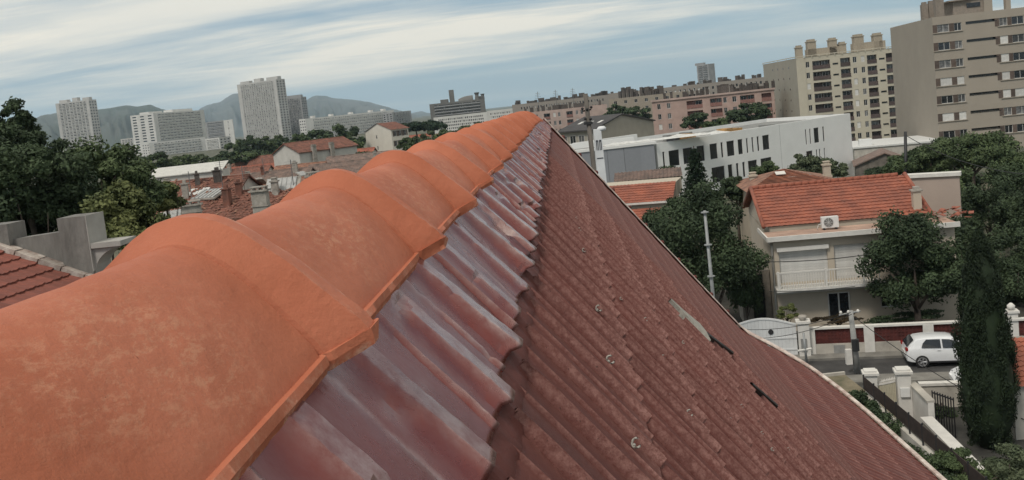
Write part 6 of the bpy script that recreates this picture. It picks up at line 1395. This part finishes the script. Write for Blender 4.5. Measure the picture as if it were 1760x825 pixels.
# ================================================================== small things standing on the old roofs
bpy.context.view_layer.update(); DG = bpy.context.evaluated_depsgraph_get()
def surf(px, py):
    h = S.ray_cast(DG, CAM, ray(px, py).normalized()); return (h[1], h[2], h[4]) if h[0] else None
def thing_of(o):
    while o.parent: o = o.parent
    return o
def on_roof(px, py):
    q = surf(px, py)
    return q if q and thing_of(q[2]).get('category') in ('house', 'shed') and thing_of(q[2]).name.startswith(('tiled_house', 'house', 'long_shed')) and thing_of(q[2]) is not house else None
def put(name, me, q, lift=0, spin=0, flat=False):
    th_ = thing_of(q[2]); n = q[1] if q[1].z > 0 else -q[1]
    if flat:
        u = Vector((0, 0, 1)).cross(n); u = u.normalized() if u.length > .1 else Vector((1, 0, 0)); v = n.cross(u); m_ = Matrix((u, v, n)).transposed().to_4x4()
    else: m_ = Matrix.Rotation(YAW + spin, 4, 'Z')
    o = bpy.data.objects.new(name, me); link(o, th_); o.matrix_basis = th_.matrix_world.inverted() @ Matrix.Translation(q[0] + n * lift) @ m_; return o
RIBW = mat('weathered corrugated panel', (.38, .38, .37), .6, var=.2, dirt=.3)
for px, py, w_, l_ in [(360, 336, 2.2, 1.5), (487, 321, 2.4, 1.4), (440, 314, 1.6, 1.2), (300, 372, 1.6, 1.0), (596, 296, 2.0, 1.2), (520, 300, 1.4, 1.0)]:
    q = on_roof(px, py)
    if not q: continue
    pm = MB().box(-.16, .16, -l_ / 2, l_ / 2, 0, .06).box(.155, .20, -l_ / 2, l_ / 2, 0, .11).mesh('roof_panel', RIBW); n = int(w_ / .36)
    fr_ = put('panel_frame', MB().box(-w_ / 2 - .06, w_ / 2 + .06, -l_ / 2 - .08, l_ / 2 + .08, -.05, .05).mesh('panel_frame', CHM), q, .08, flat=True)
    for i in range(n): inst('roof_panel', pm, fr_, (-w_ / 2 + .18 + i * .36, 0, .052))
r6 = random.Random(11)
for px, py, hh, wd in [(276, 332, .8, .4), (340, 316, .8, .4), (375, 312, .9, .6), (392, 352, 1.1, .5), (412, 334, .8, .4), (452, 300, .9, .45), (498, 334, .8, .4), (508, 296, 1.2, .6), (540, 312, .7, .4), (560, 296, 1.2, .5), (575, 305, 1.0, .45), (395, 296, 1.1, .5), (610, 300, 1.0, .5), (290, 350, .8, .4), (320, 338, .9, .4)]:
    q = on_roof(px, py)
    if not q: continue
    mb = MB(); mb.box(-wd / 2, wd / 2, -.22, .22, -.5, hh); mb.box(-wd / 2 - .07, wd / 2 + .07, -.29, .29, hh, hh + .08); mb.box(-wd / 4, wd / 4, -.12, .12, hh + .08, hh + .3)
    put('chimney', mb.mesh('chimney', r6.choice([CHM, CHM, WALLS[0], COLB, OLDT])), q, 0, r6.uniform(-.4, .4))
for px, py, hh in [(303, 345, 2.6), (318, 344, 2.4), (330, 342, 2.0), (560, 318, 2.2), (505, 322, 2.0), (383, 322, 2.2), (455, 305, 2.5), (420, 322, 1.8)]:
    q = on_roof(px, py)
    if not q: continue
    mb = MB(); mb.tube([(0, 0, -.3), (0, 0, hh)], .03, 5)
    for k in range(4): mb.tube([(-.45 + .06 * k, 0, hh - .15 - .16 * k), (.45 - .06 * k, 0, hh - .15 - .16 * k)], .014, 4)
    put('aerial', mb.mesh('aerial', ANT), q)
# slipped and displaced tiles catch light and shade on the nearest old roofs
lt = [MB().grid([[(x * .1, y, .05 * (1 - x * x) + .01) for y in (-.22, .22)] for x in (-1, -.5, 0, .5, 1)]).mesh('loose_tile', m_) for m_ in (OLDT, OLDT, OLDT2)]
cnt = 0
for i in range(420):
    px, py = r6.uniform(262, 545), r6.uniform(308, 382)
    q = on_roof(px, py)
    if q and q[1].z > .5 and (q[0] - CAM).length < 85 and cnt < 230:
        put('loose_tile', r6.choice(lt), q, .03, flat=True).rotation_euler.rotate_axis('Z', r6.uniform(-.5, .5)); cnt += 1
